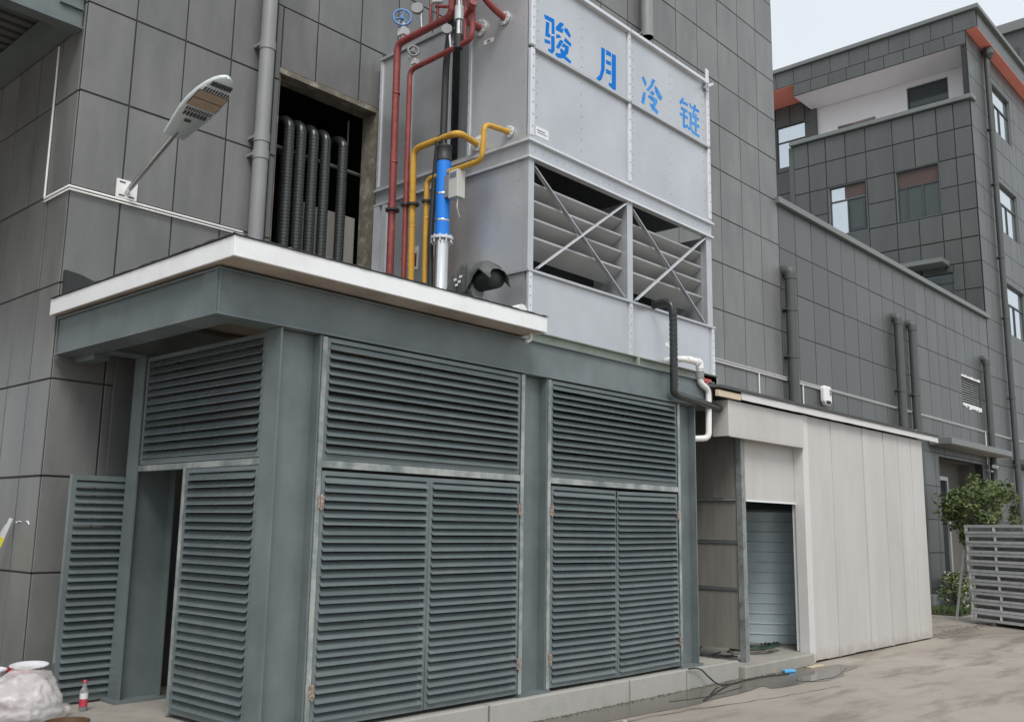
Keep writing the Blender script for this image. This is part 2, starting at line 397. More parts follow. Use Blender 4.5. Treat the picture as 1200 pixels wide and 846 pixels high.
# ------------------------------------------------------------------ main building
ZJ = [0, .38, 1.295, 2.157, 3.045, 3.95, 4.90, 5.87, 6.80, 7.72, 8.68, 9.60, 10.5, 11.4, 12.3, 13.2, 14.1]
mb_ = thing('office_building', (3.54, YW, 0), 'tall dark grey tiled building behind the louvred enclosure and cooling tower', 'building')
OPEN = (5.76, 7.27, 4.72, 6.95)
UX = [3.54, 4.04, 4.585, 5.13, 5.68, 6.25, 6.9, 7.5, 8.1, 8.75, 9.5, 10.3, 11.1, 11.9, 12.67, 13.45, 14.22, 14.97, 15.74, 16.56, 17.33, 18.11]
def keep_front(u, v):
    if not inframe((u, YW, v)): return False
    if 4.6 < u < 10.4 and v < 3.9: return False
    if 8.3 < u < 12.2 and v < 9: return False
    if 10.3 < u < 15 and v < 3.6: return False
    return True
tile_wall(mb_, 'y', YW, UX, ZJ, [OPEN], tile_m, keep_front, .22, wname='front_wall')
VY = [8.972, 9.45, 9.98, 10.52, 11.06, 11.6, 12.14, 12.7, 13.3, 13.9, 14.5]
tile_wall(mb_, 'x', 3.54, VY, ZJ[:11], [], tile_m, lambda u, v: inframe((3.54, u, v)), .2, wname='side_wall')
MB().tube([(3.536, 9.40, 1.745), (3.536, 9.37, 1.735), (3.536, 9.33, 1.75), (3.536, 9.28, 1.745)], .005, n=6).build('sealant_smear', wallw, mb_)
MB().tube([(3.536, 9.16, 1.75), (3.536, 9.12, 1.745), (3.536, 9.10, 1.72)], .007, n=6).build('sealant_smear', wallw, mb_)
MB().box(3.56, 18.1, 9.2, 26, 14.05, 14.3).build('roof', cop_m, mb_)
MB().box(3.56, 3.76, 9.2, 26, 8.7, 14.05).box(17.9, 18.11, 9.2, 26, 0, 14.05).box(3.6, 18.1, 25.8, 26, 0, 14.05).build('outer_wall', dkbody, mb_)
# plant room behind the opening, walls coloured near black to keep it dark
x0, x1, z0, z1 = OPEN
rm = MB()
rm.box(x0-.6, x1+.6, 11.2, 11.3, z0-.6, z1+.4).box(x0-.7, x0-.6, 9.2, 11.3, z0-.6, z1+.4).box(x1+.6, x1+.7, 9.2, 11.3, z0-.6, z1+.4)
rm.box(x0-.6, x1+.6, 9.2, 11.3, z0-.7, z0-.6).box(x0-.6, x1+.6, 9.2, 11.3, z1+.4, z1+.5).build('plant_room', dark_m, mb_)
rough = M('rough_reveal', (.16, .145, .115), .9, var=.35, vs=8, bump=.6, bs=20, col2=(.30, .28, .23), thr=.58, soft=.08, c2s=5)
rv = MB()
rv.box(x1-.075, x1+.01, YW-.012, 9.22, z0, z1).box(x0-.01, x1-.08, YW-.004, 9.22, z1-.06, z1+.005).box(x0-.01, x0+.02, YW+.02, 9.22, z0, z1-.07)
rv.build('window_reveal', rough, mb_)
# expansion of wall on far left upper: black waterproof upstand piece is its own thing
wp = thing('partition_screen', (6.85, 9.5, 4.72), 'white insulated panel standing behind the black hoses', 'panel')
MB().box(6.42, 6.70, 9.62, 9.66, 4.05, 5.72).build('board', shed_m, wp); MB().box(6.72, 7.35, 9.5, 9.55, 4.05, 5.66).build('board', shed_m, wp)
MB().tube([(6.0, 9.42, 6.22), (7.35, 9.42, 6.22)], .025).tube([(7.12, 9.42, 5.75), (7.12, 9.42, 6.9)], .012).build('bracket_rail', grey_e, wp)
for i, (hx, hr) in enumerate([(6.04, .062), (6.21, .062), (6.39, .062), (6.57, .062), (6.83, .062)]):
    pts = [Vector((hx, 9.12+.02*i % .05, 4.12)), Vector((hx, 9.12, 6.30))]
    P = [Vector((hx, 9.12, 4.12+.0275*k)) for k in range(82)]
    for k in range(1, 9):
        t = math.pi/2*k/8; P.append(Vector((hx, 9.12+.17*(1-math.cos(t)), 6.3475+.14*math.sin(t))))
    P += [Vector((hx, 9.45, 6.4875)), Vector((hx, 11.15, 6.48))]
    rad = [hr]*82+[hr]*10
    o = MB().tube(P, hr, n=12, radii=rad).build('insulated_hose', hose_m)
    words = ['black ribbed hose in the wall opening, nearest the grey downpipe', 'second black ribbed hose from the grey downpipe', 'middle black ribbed hose of five in the wall opening',
             'fourth black ribbed hose from the grey downpipe', 'black ribbed hose in the wall opening, nearest the cooling tower']
    tag(o, words[i], 'hose', 'black hoses in the wall opening')
    tb_ = MB()  # hose ribs, their highlight put into a lighter grey
    for k in range(40): tb_.tube([(hx, 9.12, 4.72+.041*k), (hx, 9.12, 4.733+.041*k)], hr*1.012, n=12)
    tb_.build('rib_rings', M('rib_highlight', (.050, .055, .052), .25, spec=.8) if 'rib_highlight' not in MATS else MATS['rib_highlight'], o)['kind'] = 'stuff'
for i in range(4):
    hx = 5.96+.17*i+(.04 if i > 2 else 0)
    o = MB().tube([(hx, 9.34, 4.12), (hx, 9.34, 6.15), (hx, 9.9, 6.18)], .04, bend=.12).build('thin_hose', hose_m)
    tag(o, ['thin black hose right behind the downpipe-side ribbed hose', 'thin black hose behind the gap after the second ribbed hose', 'thin black hose behind the middle ribbed hose', 'thin black hose behind the fourth ribbed hose'][i], 'hose', 'thin hoses at the back')

# left overhead steel canopy
oc = thing('steel_canopy', (2.4, 9.02, 6.5), 'painted steel canopy frame fixed high on the side wall', 'canopy')
MB().box(-7, 3.53, 9.02, 9.04, 6.52, 6.86).build('beam_web', paint, oc)
MB().box(-7, 3.53, 8.98, 9.14, 6.505, 6.52).box(-7, 3.53, 8.98, 9.14, 6.86, 6.875).build('beam_flange', paint, oc)
MB().box(3.30, 3.52, 8.985, 9.02, 6.70, 6.715).build('cleat', paint, oc)
MB().box(3.34, 3.53, 9.05, 13, 6.54, 6.74).build('wall_beam', paint, oc)
for k in range(22):
    MB().bar((-7, 9.2+k*.17, 6.80), (3.5, 9.2+k*.17, 6.80), .10, .03).build('deck_rib', dkbody, oc)
MB().box(-7, 3.53, 9.05, 30, 6.83, 6.855).build('deck', dkbody, oc)  # carried far out of view so that it shades the side wall

# conduits
def conduit(pts, label, r=.011, mat=None, two=None):
    b = MB().tube(pts, r, n=8)
    if two: b.tube([Vector(p)+Vector(two) for p in pts], r*.8, n=8)
    return tag(b.build('conduit', mat or pvc), label, 'conduit', 'wall conduits')
conduit([(3.527, 9.52, 6.5), (3.527, 9.50, 4.90)], 'thin white vertical conduit on the shaded side wall')
conduit([(3.527, 9.50, 4.885), (3.525, 8.935, 4.885), (5.40, 8.935, 4.885)], 'white cable pipes running round the wall corner under the lamp bracket', .012, two=(0, -.012, -.035))
conduit([(5.62, 8.90, 4.83), (7.2, 8.90, 4.83)], 'thin grey pipe along the foot of the wall opening', .012, galv, two=(0, 0, -.05))
cr = thing('cable_conduit', (20, 8.93, 4.88), 'long pale twin conduit along the tiled wall above the shed', 'conduit')
MB().tube([(10.95, 8.935, 4.90), (36, 8.935, 4.90)], .022, n=8).build('pipe', M('grey_pvc', (.42, .42, .41), .5), cr)
MB().tube([(10.95, 8.935, 4.85), (20.0, 8.935, 4.85)], .022, n=8).build('pipe', MATS['grey_pvc'], cr)
MB().box(10.95, 36, 8.925, 8.947, 4.865, 4.885).build('infill', MATS['grey_pvc'], cr)
for x, zl in ((17.02, 4.35), (18.95, 4.3), (31.4, 3.9)):
    MB().tube([(x, 8.93, 4.86), (x, 8.93, zl)], .016, n=8).build('drop', pvc, cr)

# downpipes
def downpipe(x, z0, z1, r, label, mat, collars=(), hopper=False, y=None):
    y = y or YW-r-.03
    t = thing('downpipe', (x, y, z0), label, 'downpipe', 'downpipes on the tiled walls')
    MB().tube([(x, y, z0), (x, y, z1)], r, n=16).build('pipe', mat, t)
    for c in collars:
        MB().tube([(x, y, c), (x, y, c+.1)], r*1.1, n=16).build('collar', mat, t)
        MB().box(x-r*1.25, x+r*1.25, y, YW-.002, c+.03, c+.06).build('bracket', mat, t)
    if hopper:
        MB().tube([(x, y, z1-.06), (x, y, z1), (x, y, z1+.12), (x, YW-.002, z1+.14)], r*1.12, n=14, bend=.1).build('elbow', mat, t)
    return t
downpipe(5.50, 3.78, 12, .085, 'grey plastic downpipe beside the wall opening with hoses', dpipe, (5.72, 5.92, 7.02))
downpipe(13.05, 10.3, 14, .11, 'short dark downpipe end above the cooling tower', dpipe, (10.3,))
downpipe(18.28, 3.9, 7.05, .115, 'dark downpipe rising from the shed roof beside the wall corner', dpipe_d, (5.3, 6.3), True)
downpipe(24.3, 0, 7.1, .105, 'left pipe of the pair of dark downpipes behind the shed', dpipe_d, (5.3,), True)
downpipe(25.3, 0, 7.1, .10, 'right pipe of the pair of dark downpipes behind the shed', dpipe_d, (5.3,), True)
downpipe(31.6, 0, 7.05, .10, 'dark downpipe between the vent grille and the tall pipe', dpipe_d, (4.2,), True)
tp = downpipe(34.2, 0, 18.3, .095, 'tall dark downpipe with a hopper on the far building', dpipe_d, (4.0, 6.2, 8.9, 11.0, 13.6, 15.6), False)
MB().lathe([(.095, 0), (.19, .15), (.19, .34), (.14, .36)], (34.2, YW-.2, 18.25), n=8, smooth=False).build('hopper', dpipe_d, tp)

# ------------------------------------------------------------------ wing and far building
wg = thing('building_wing', (18.12, YW, 0), 'lower dark grey tiled wing with dark downpipes and a vent grille', 'building')
DOOR = (27.15, 30.95, -.1, 3.86); GR = (29.5, 31.2, 5.58, 6.40); SH = (34.6, 40.1, -.1, 4.0)
WX = [18.115]+frange(18.89, 32.38, .775)
wz = [0, .38, 1.295, 2.157, 3.045, 3.95, 4.90, 5.87, 6.78, 7.68, 8.62]
tile_wall(wg, 'y', YW, WX, wz, [DOOR, GR], tile_r, lambda u, v: inframe((u, YW, v)) and not (u < 22 and v < 3.6), .2, wname='front_wall', gap=.020, th=.008)
MB().box(18.0, 32.5, YW-.10, YW+.32, 8.62, 8.76).build('coping', cop_m, wg, bevel=.015)
MB().box(18.1, 32.4, YW+.25, 24, 8.2, 8.35).build('roof', cop_m, wg)
# door recess, its shade put into a dark reveal colour
MB().box(DOOR[0], DOOR[1], 9.65, 9.7, 0, 3.9).box(DOOR[0]-.1, DOOR[0], 9.17, 9.7, 0, 3.9).box(DOOR[1], DOOR[1]+.1, 9.17, 9.7, 0, 3.9).box(DOOR[0], DOOR[1], 9.17, 9.7, 3.86, 3.95).build('door_recess', M('dark_reveal', (.13, .125, .11), .8), wg)
dr = MB().box(27.3, 29.2, 9.5, 9.58, 0, 3.3).build('door', dark_m, wg)
MB().box(27.2, 27.3, 9.44, 9.60, 0, 3.42).box(29.2, 29.3, 9.44, 9.60, 0, 3.42).box(27.3, 29.2, 9.44, 9.60, 3.31, 3.42).build('door_frame', zinc_d, wg)
MB().box(28.2, 28.24, 9.48, 9.5, 0, 3.3).build('door_stile', frame_m, dr)
MB().box(26.9, 29.6, 8.4, 8.93, 0, .62).build('door_step', slab_m, wg)
cp = thing('door_canopy', (27, 8.9, 4.1), 'thin flat grey canopy over the far doorway', 'canopy')
MB().box(26.4, 31.9, 8.35, 8.93, 4.14, 4.30).build('slab', cop_m, cp)
MB().box(26.45, 31.85, 8.40, 8.92, 4.115, 4.138).build('soffit', M('canopy_soffit', (.27, .26, .225), .7), cp)
# grille
gr = thing('vent_grille', (30.3, YW, 5.58), 'square louvred vent set in the tiled wall with ragged white sealant', 'vent')
MB().box(GR[0], GR[1], 9.1, 9.12, GR[2], GR[3]).build('backing', dark_m, gr)
for k in range(11):
    z = GR[2]+.05+k*.072
    MB().bar((GR[0], 9.0, z), (GR[1], 9.0, z), .07, .012, (0, -.7, 1)).build('slat', galv, gr)
sb = MB(); rr_ = random.Random(3)
for k in range(16):
    t = k/16; xa = GR[0]+(GR[1]-GR[0])*t; xb = GR[0]+(GR[1]-GR[0])*(k+1)/16
    sb.box(xa, xb, 8.925, 8.96, GR[2]-rr_.uniform(.03, .14), GR[2]+.01).box(xa, xb, 8.925, 8.96, GR[3]-.01, GR[3]+rr_.uniform(.02, .07))
sb.build('sealant', wallw, gr)
# wall box (white device) and camera
wb = thing('wall_router', (19.95, 8.9, 4.5), 'white rounded weatherproof device hanging on the wall conduit', 'wall box')
vs = [(-.19,-.22),(-.10,-.36),(.10,-.36),(.19,-.22),(.19,.28),(.12,.34),(-.12,.34),(-.19,.28)]
MB().prism([(19.95+a, 8.82, 4.72+b_*.62) for a, b_ in vs], (0, .11, 0)).build('body', pvc, wb, bevel=.03)
MB().prism([(19.93+a*.5, 8.80, 4.565+b_*.10) for a, b_ in vs], (0, .03, 0)).build('eye', dark_m, wb)
MB().box(20.02, 20.09, 8.805, 8.822, 4.74, 4.86).build('indicator', grey_e, wb)
cm = thing('security_camera', (31.5, 8.8, 3.7), 'small security camera on a white arm beside the door canopy', 'camera')
MB().tube([(31.35, 8.94, 3.72), (31.35, 8.78, 3.68), (31.1, 8.74, 3.66)], .022).build('arm', pvc, cm)
MB().tube([(31.36, 8.80, 3.84), (31.42, 8.62, 3.80)], .055).build('housing', pvc, cm); MB().tube([(31.421, 8.615, 3.80), (31.425, 8.60, 3.798)], .045).build('lens', dark_m, cm)

# far building
fb = thing('far_building', (32.4, YW, 0), 'four storey grey tiled building with coral band and recessed white balcony', 'building')
XR = 32.4
rowz = [8.70, 9.68, 10.58, 11.42, 12.36, 13.26, 14.22, 15.24, 16.16]
colY = [8.975, 9.53, 10.09, 10.86, 11.60, 12.56, 13.30, 14.05, 14.72, 15.30]
W1 = (12.60, 13.98, 12.36, 14.20); W2 = (10.10, 11.55, 12.40, 14.22); W3 = (9.85, 10.9, 9.5, 10.35)
tile_wall(fb, 'x', XR, colY, rowz, [W1, W2, W3], tile_r, lambda u, v: inframe((XR, u, v)), .2, gap=.035, th=.03, wname='bay_wall')
def window(parent, axis, pl, a, b, c, d, bars_u, bars_v, blind=None, dark=(), off=.12):
    """frame bars with panes as sub-parts; bars at given fractions; vertical bars stop below the transom"""
    f = MB(); w = .05; p0, p1 = pl+off-.04, pl+off+.02
    def bx(m_, u0, u1, v0, v1, q0, q1):
        (m_.box(u0, u1, q0, q1, v0, v1) if axis == 'y' else m_.box(q0, q1, u0, u1, v0, v1))
    for (u0, u1, v0, v1) in ((a, a+w, c, d), (b-w, b, c, d), (a+w, b-w, c, c+w), (a+w, b-w, d-w, d)): bx(f, u0, u1, v0, v1, p0, p1)
    tz = c+(d-c)*bars_v; bx(f, a+w, b-w, tz-w/2, tz+w/2, p0-.005, p1)
    us = [a]+[a+(b-a)*t for t in bars_u]+[b]
    for u in us[1:-1]: bx(f, u-w/2, u+w/2, c+w, tz-w/2, p0-.005, p1)
    fo = f.build('window', frame_m, parent)
    for i in range(len(us)-1):
        g_ = MB(); bx(g_, us[i]+w/2, us[i+1]-w/2, c+w, tz-w/2, p1-.03, p1-.02)
        g_.build('pane', glassd if i in dark else glass_m, fo)
    g_ = MB(); bx(g_, a+w, b-w, tz+w/2, d-w, p1-.03, p1-.02)
    g_.build('pane', blind or glass_m, fo)
    return fo
def reveal(axis, pl, r, win, dp=.22):
    a, b, c, d = r; rv = MB()
    def bx(u0, u1, v0, v1):
        (rv.box(u0, u1, pl+.01, pl+dp, v0, v1) if axis == 'y' else rv.box(pl+.01, pl+dp, u0, u1, v0, v1))
    bx(a-.01, a+.005, c, d); bx(b-.005, b+.01, c, d); bx(a, b, c-.01, c+.005); bx(a, b, d-.005, d+.01)
    rv.build('reveal', cop_m, win)
w1 = window(fb, 'x', XR, *W1, [.52], .70, dark=(0,))
w2 = window(fb, 'x', XR, *W2, [.40, .78], .66, blind=brown_m, dark=(0, 1, 2))
w3 = window(fb, 'x', XR, *W3, [.5], .6)
for r, w_ in ((W1, w1), (W2, w2), (W3, w3)): reveal('x', XR, r, w_)
MB().box(XR+.088, XR+.106, 12.66, 13.42, 13.70, 14.14).build('blind', brown_m, w1)
MB().box(XR+.085, XR+.10, 12.70, 13.25, 12.45, 13.50).build('open_sash', frame_m, w1); 
MB().box(XR+.078, XR+.084, 12.76, 13.19, 12.52, 13.44).build('sash_pane', glassd, w1)
MB().box(XR+.3, XR+.5, 8.98, 15.3, 8.4, 16.1).build('inner_wall', dkbody, fb)
# ledge over lower window
MB().box(XR-.75, XR-.005, 9.95, 11.8, 10.55, 10.70).build('window_hood', cop_m, fb)
# balcony parapet coping, side return of the bay
MB().box(XR-.12, XR+.35, 8.86, 15.42, 16.17, 16.33).build('balcony_coping', cop_m, fb, bevel=.02)
MB().box(XR+.03, XR+6, 15.28, 15.5, 8.3, 16.16).build('bay_return', tile_r, fb)
# recessed white wall on the balcony
XB = 34.0
WB = (10.1, 11.55, 16.3, 17.95)
m_ = MB()
for r in subrect((9.1, 15.0, 15.9, 18.16), [WB]): m_.box(XB, XB+.2, r[0], r[1], r[2], r[3])
m_.build('balcony_wall', wallw, fb)
window(fb, 'x', XB, *WB, [.5], .52, blind=glassd)
MB().box(XR+.3, XB+.2, 8.98, 15.3, 15.95, 16.05).build('balcony_floor', wallw, fb)
MB().box(XB-.25, XB, 8.99, 9.1, 16.06, 18.16).build('balcony_pier', dkbody, fb)
MB().box(XB-.10, XB+.3, 15.0, 15.3, 15.9, 18.16).build('balcony_pier', dkbody, fb)
MB().add([(XR+.02,8.98,18.17),(XB+.1,8.98,18.17),(XB+.1,15.2,18.17),(XR+.02,15.2,18.17)], [(0,1,2,3)]).build('balcony_soffit', wallw, fb)
# top fascia above balcony, two courses of tiles
fy = [8.60]+frange(9.2, 15.2, .72)
fx = tile_wall(fb, 'x', XR, frange(8.97, 15.2, .69), [18.18, 18.66], [], tile_r, lambda u, v: True, .15, gap=.02, th=.03, wname='fascia_lower')
fx = tile_wall(fb, 'x', XR, [8.60]+frange(9.35, 21, .73), [18.66, 19.30], [], tile_r, lambda u, v: inframe((XR, u, v)), .15, gap=.02, th=.03, wname='fascia_upper')
MB().box(XR-.1, XR+.3, 8.48, 21, 19.30, 19.46).box(XR+.3, 44, 8.48, 8.9, 19.30, 19.46).build('roof_coping', cop_m, fb, bevel=.02)
MB().box(XR+.2, 44, 8.9, 21, 19.1, 19.25).build('roof', cop_m, fb)
# projecting upper front band with coral underside
MB().box(XR+.17, 44, 8.60, 8.75, 18.67, 19.30).build('front_band', tile_r, fb)
MB().box(XR+.02, 44, 8.60, 8.95, 18.655, 18.668).build('coral_soffit', coral, fb)
# left rear wall beyond the bay, with coral patch
XL2 = 33.95
W5 = (15.5, 16.74, 16.08, 17.84)
tile_wall(fb, 'x', XL2, frange(15.3, 21, .8), frange(8.6, 18.63, .94), [W5], tile_r, lambda u, v: inframe((XL2, u, v)), .2, gap=.035, th=.03, wname='rear_wall')
w5 = window(fb, 'x', XL2, *W5, [.5], .62); reveal('x', XL2, W5, w5)
MB().box(XR+.02, XL2+.2, 15.2, 21, 18.64, 18.655).build('coral_band', coral, fb)
# front face with windows
FW = [(34.95, 37.2, 15.95, 17.75), (34.95, 37.2, 12.22, 14.02), (34.95, 37.2, 8.55, 10.35)]
fh = FW+[SH]
tile_wall(fb, 'y', YW, [32.42]+frange(33.2, 42, .9), [0]+wz[1:10]+[8.70]+rowz[1:]+[17.1, 18.0, 18.655], fh, tile_r, lambda u, v: inframe((u, YW, v)), .2, gap=.024, th=.010, wname='front_wall')
for r in FW:
    wf = window(fb, 'y', YW, *r, [.22, .5], .62); reveal('y', YW, r, wf)
MB().box(42, 44, YW, YW+.2, 0, 18.65).build('front_wall_end', tile_r, fb)
sh = MB()
for k in range(38): sh.bar((SH[0], 9.1, .05+k*.104), (SH[1], 9.1, .05+k*.104), .03, .098, (0, 0, 1))
sh.build('roller_shutter', galv_d, fb)
MB().box(34.3, 41, 8.35, 8.93, 4.08, 4.22).build('shutter_canopy', cop_m, fb)
# bundle on the balcony coping
bd = thing('rolled_mat', (XR+.1, 13.4, 16.33), 'dark rolled mat lying on the balcony coping', 'mat')
MB().tube([(XR+.12, 12.2, 16.44), (XR+.12, 12.9, 16.42), (XR+.12, 13.4, 16.43)], .10, n=10).build('roll', debris, bd)
MB().tube([(XR-.02, 13.0, 16.40), (XR-.02, 13.5, 16.41)], .07, n=8).build('roll', debris, bd)
# building further away
nb = thing('distant_block', (50, 12, 0), 'plain grey block rising beyond the coral banded building', 'building')
MB().box(50, 70, 9.5, 24, 0, 26.9).build('wall', tile_r, nb); MB().box(49.8, 70, 9.3, 24.2, 26.9, 27.4).build('coping', cop_m, nb)
MB().box(49.9, 49.995, 11.4, 11.7, 25.6, 26.0).build('wall_lamp', frame_m, nb)

# ------------------------------------------------------------------ louvred steel enclosure
en = thing('steel_enclosure', (7.0, 7.3, .22), 'dark green grey steel enclosure with louvred doors below the cooling tower', 'enclosure')
ZB, ZT = .222, 3.245
def hcol(x0, x1, y0, y1, z0=ZB, z1=ZT, name='column'):
    t = .016; ym = (y0+y1)/2
    b = MB().box(x0, x0+t, y0, y1, z0, z1).box(x1-t, x1, y0, y1, z0, z1).box(x0+t, x1-t, ym-.006, ym+.006, z0, z1)
    return b.build(name, paint, en)
COLS = [(4.10, 4.485, 6.14, 6.34), (6.915, 7.265, 6.14, 6.34), (9.685, 10.05, 6.14, 6.34), (4.10, 4.485, 8.28, 8.48), (9.685, 10.05, 8.28, 8.48)]
for c in COLS:
    hcol(*c, z0=ZB+.018)
    MB().box(c[0]-.05, c[1]+.05, max(6.118, c[2]-.04), c[3]+.05, ZB-.006, ZB+.018).build('base_plate', paint, en)
# light angle strips beside the columns
for x in (4.487, 6.865, 7.267, 9.64):
    MB().box(x, x+.043, 6.128, 6.138, .245, ZT-.01).build('angle_strip', scrape, en)
# ring beam
def ibeam(a0, a1, y0, y1, z0, z1, alongx=True, wo=.03):
    b = MB(); t = .014
    if alongx:
        b.box(a0, a1, y0, y1, z0, z0+t).box(a0, a1, y0, y1, z1-t, z1).box(a0, a1, y0+wo, y0+wo+.012, z0+t, z1-t)
    else:
        b.box(y0, y1, a0, a1, z0, z0+t).box(y0, y1, a0, a1, z1-t, z1).box(y0+wo, y0+wo+.012, a0, a1, z0+t, z1-t)
    return b.build('beam', paint, en)
ibeam(3.53, 10.50, 6.12, 6.36, 3.25, 3.60)
ibeam(6.362, 8.92, 3.53, 3.77, 3.252, 3.602, False)
MB().box(3.545, 3.562, 6.135, 6.3615, 3.2645, 3.5855).build('end_plate', paint, en)
ibeam(3.8, 10.5, 8.28, 8.48, 3.25, 3.55)
ibeam(6.37, 8.27, 10.26, 10.46, 3.25, 3.55, False)
MB().box(3.72, 3.86, 8.50, 8.9, 3.20, 3.26).build('tie', paint, en)
# louvres
PITCH_L = .0665
SL = {}
def slat_mesh(L_):
    k = round(L_, 2)
    if k in SL: return SL[k]
    pr = [(0, .034), (.010, .030), (.022, .019), (.034, .003), (.046, -.011), (.056, -.019), (.062, -.023), (.062, -.028), (.052, -.025), (.040, -.015), (.026, .002), (.012, .018), (0, .026)]
    mb = MB(); n = len(pr)
    vs = [(sx*L_/2, -o, z) for sx in (-1, 1) for o, z in pr]
    mb.add(vs, [(i, (i+1) % n, n+(i+1) % n, n+i) for i in range(6)], True); mb.add(vs, [(i, (i+1) % n, n+(i+1) % n, n+i) for i in range(6, n)], False)
    mb.add(vs[:n], [tuple(range(n))[::-1]]); mb.add(vs[n:], [tuple(range(n))])
    SL[k] = mb.mesh('slat', slat_m); me = SL[k]
    return me
def louvre(name, side, pl, u0, u1, z0, z1, hinge='l', fr=.035, rot=0., yaw=0., left_bar=None):
    """side 'f': faces -Y at Y=pl; 's': faces -X at X=pl. Frame origin is at the hinge."""
    if side == 'f':
        org = Vector((u0 if hinge == 'l' else u1, pl, z0))
    else:
        org = Vector((pl, u0 if hinge == 'l' else u1, z0))
    f = MB(); dp = .045
    def bx(a, b, c, d, e=0):
        (f.box(a, b, pl-e, pl+dp, c, d) if side == 'f' else f.box(pl-e, pl+dp, a, b, c, d))
    bx(u0, u0+fr, z0, z1); bx(u1-fr, u1, z0, z1); bx(u0+fr, u1-fr, z0, z0+fr*1.3); bx(u0+fr, u1-fr, z1-fr, z1)
    o = f.build(name, paint, en, org=org)
    L_ = u1-u0-2*fr+.01; n = round((z1-z0-2.3*fr)/PITCH_L); p = (z1-z0-2.3*fr)/n
    me = slat_mesh(L_); ph = random.random()*6
    for i in range(n):
        z = z0+fr*1.3+(i+.5)*p+random.gauss(0, .0012); c = (u0+u1)/2
        tilt = random.gauss(0, .0016)
        if side == 'f': put('slat', me, (c, pl+.038, z), o, (random.gauss(0, .045), tilt, 0))
        else: put('slat', me, (pl+.038, c, z), o, (random.gauss(0, .045), tilt, R(-90)))
    if rot or yaw:
        o.rotation_euler = (0, rot, yaw)
    return o
D0, D1, R0, R1, U1 = .252, 2.178, 2.20, 2.262, 3.235
for (a, b_) in ((4.532, 6.863), (7.312, 9.638)):
    MB().box(a, b_, 6.132, 6.18, R0, R1-.004).build('rail', scrape, en)
    louvre('upper_louvre', 'f', 6.142, a+.004, b_-.004, R1, U1)
def hinge(x, z, pr_):
    h = MB().box(x-.026, x-.003, 6.118, 6.127, z-.05, z+.05).box(x+.003, x+.026, 6.118, 6.127, z-.05, z+.05)
    h.tube([(x, 6.116, z-.06), (x, 6.116, z+.06)], .008, n=8)
    for dx in (-.015, .015):
        for dz in (-.035, 0, .035): h.lathe([(.0, -.003), (.006, -.002), (.006, 0)], (x+dx, 6.117, z+dz), (0, 1, 0), 6)
    h.build('hinge', copper, pr_)
doors = []
for (a, m_, b_, rl, rr2) in ((4.532, 5.69, 6.863, .001, -.001), (7.312, 8.425, 9.638, .0065, -.009)):
    d1 = louvre('louvre_door', 'f', 6.136, a+.006, m_-.004, D0, D1-.004, 'l', rot=rl)
    d2 = louvre('louvre_door', 'f', 6.136, m_+.004, b_-.006, D0, D1-.004, 'r', rot=rr2)
    for z in (.52, 1.93): hinge(a+.002, z, d1); hinge(b_-.002, z, d2)
# side wall (faces left)
XS = 4.112
MB().box(XS-.004, XS+.05, 6.345, 8.275, 2.205, 2.255).build('rail', scrape, en)
louvre('upper_louvre', 's', XS, 6.36, 8.26, 2.262, 3.235, 'l')
MB().box(XS-.006, XS+.05, 7.43, 7.475, .235, 2.203).build('door_post', scrape, en)
louvre('side_louvre', 's', XS, 6.36, 7.425, .252, 2.20, 'l')
# open door leaf, swung out from the rear column
louvre('open_door', 'f', 8.51, 3.62, 4.37, .236, 2.16, 'r', fr=.045, yaw=R(2))
# inner wall at the back so the inside stays dark
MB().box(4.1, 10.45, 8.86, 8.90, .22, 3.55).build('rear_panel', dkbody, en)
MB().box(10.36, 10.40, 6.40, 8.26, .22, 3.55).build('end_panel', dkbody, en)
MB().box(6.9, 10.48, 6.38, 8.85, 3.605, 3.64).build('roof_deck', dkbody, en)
# white fascia canopy
MB().box(3.49, 6.885, 5.87, 8.945, 3.622, 3.75).build('canopy_core', soffit_m, en)
MB().box(3.47, 6.895, 5.84, 5.868, 3.618, 3.768).box(3.47, 3.488, 5.869, 8.945, 3.618, 3.768).box(6.887, 6.905, 5.869, 6.3, 3.618, 3.768).build('fascia', white_p, en, bevel=.004)
# rough felt membrane with uneven edge
fm = MB(); n = 60; vs = []; 
top = []
for k in range(n+1):
    x = 3.465+(6.90-3.465)*k/n; top.append((x, 5.832-.006*random.random(), 3.772+.012*random.random()))
for k in range(n):
    a, b_ = top[k], top[k+1]
    fm.add([(a[0], a[1], 3.768), (b_[0], b_[1], 3.768), b_, a, (a[0], 5.95, 3.775), (b_[0], 5.95, 3.775)], [(0,1,2,3),(3,2,5,4)])
left = [(3.462-.006*random.random(), 5.84+(8.94-5.84)*k/50, 3.774+.014*random.random()) for k in range(51)]
for k in range(50):
    a, b_ = left[k], left[k+1]
    fm.add([(a[0], a[1], 3.768), (b_[0], b_[1], 3.768), b_, a, (3.6, a[1], 3.775), (3.6, b_[1], 3.775)], [(0,1,2,3),(3,2,5,4)])
fm.box(3.6, 6.89, 5.95, 8.94, 3.752, 3.775)
fm.build('roof_felt', felt, en)
MB().prism([(3.56, 8.93, 3.77), (3.55, 8.93, 4.06), (3.70, 8.93, 4.04), (4.45, 8.93, 3.80), (4.45, 8.93, 3.77)], (0, -.05, 0)).build('felt_upstand', felt, en)
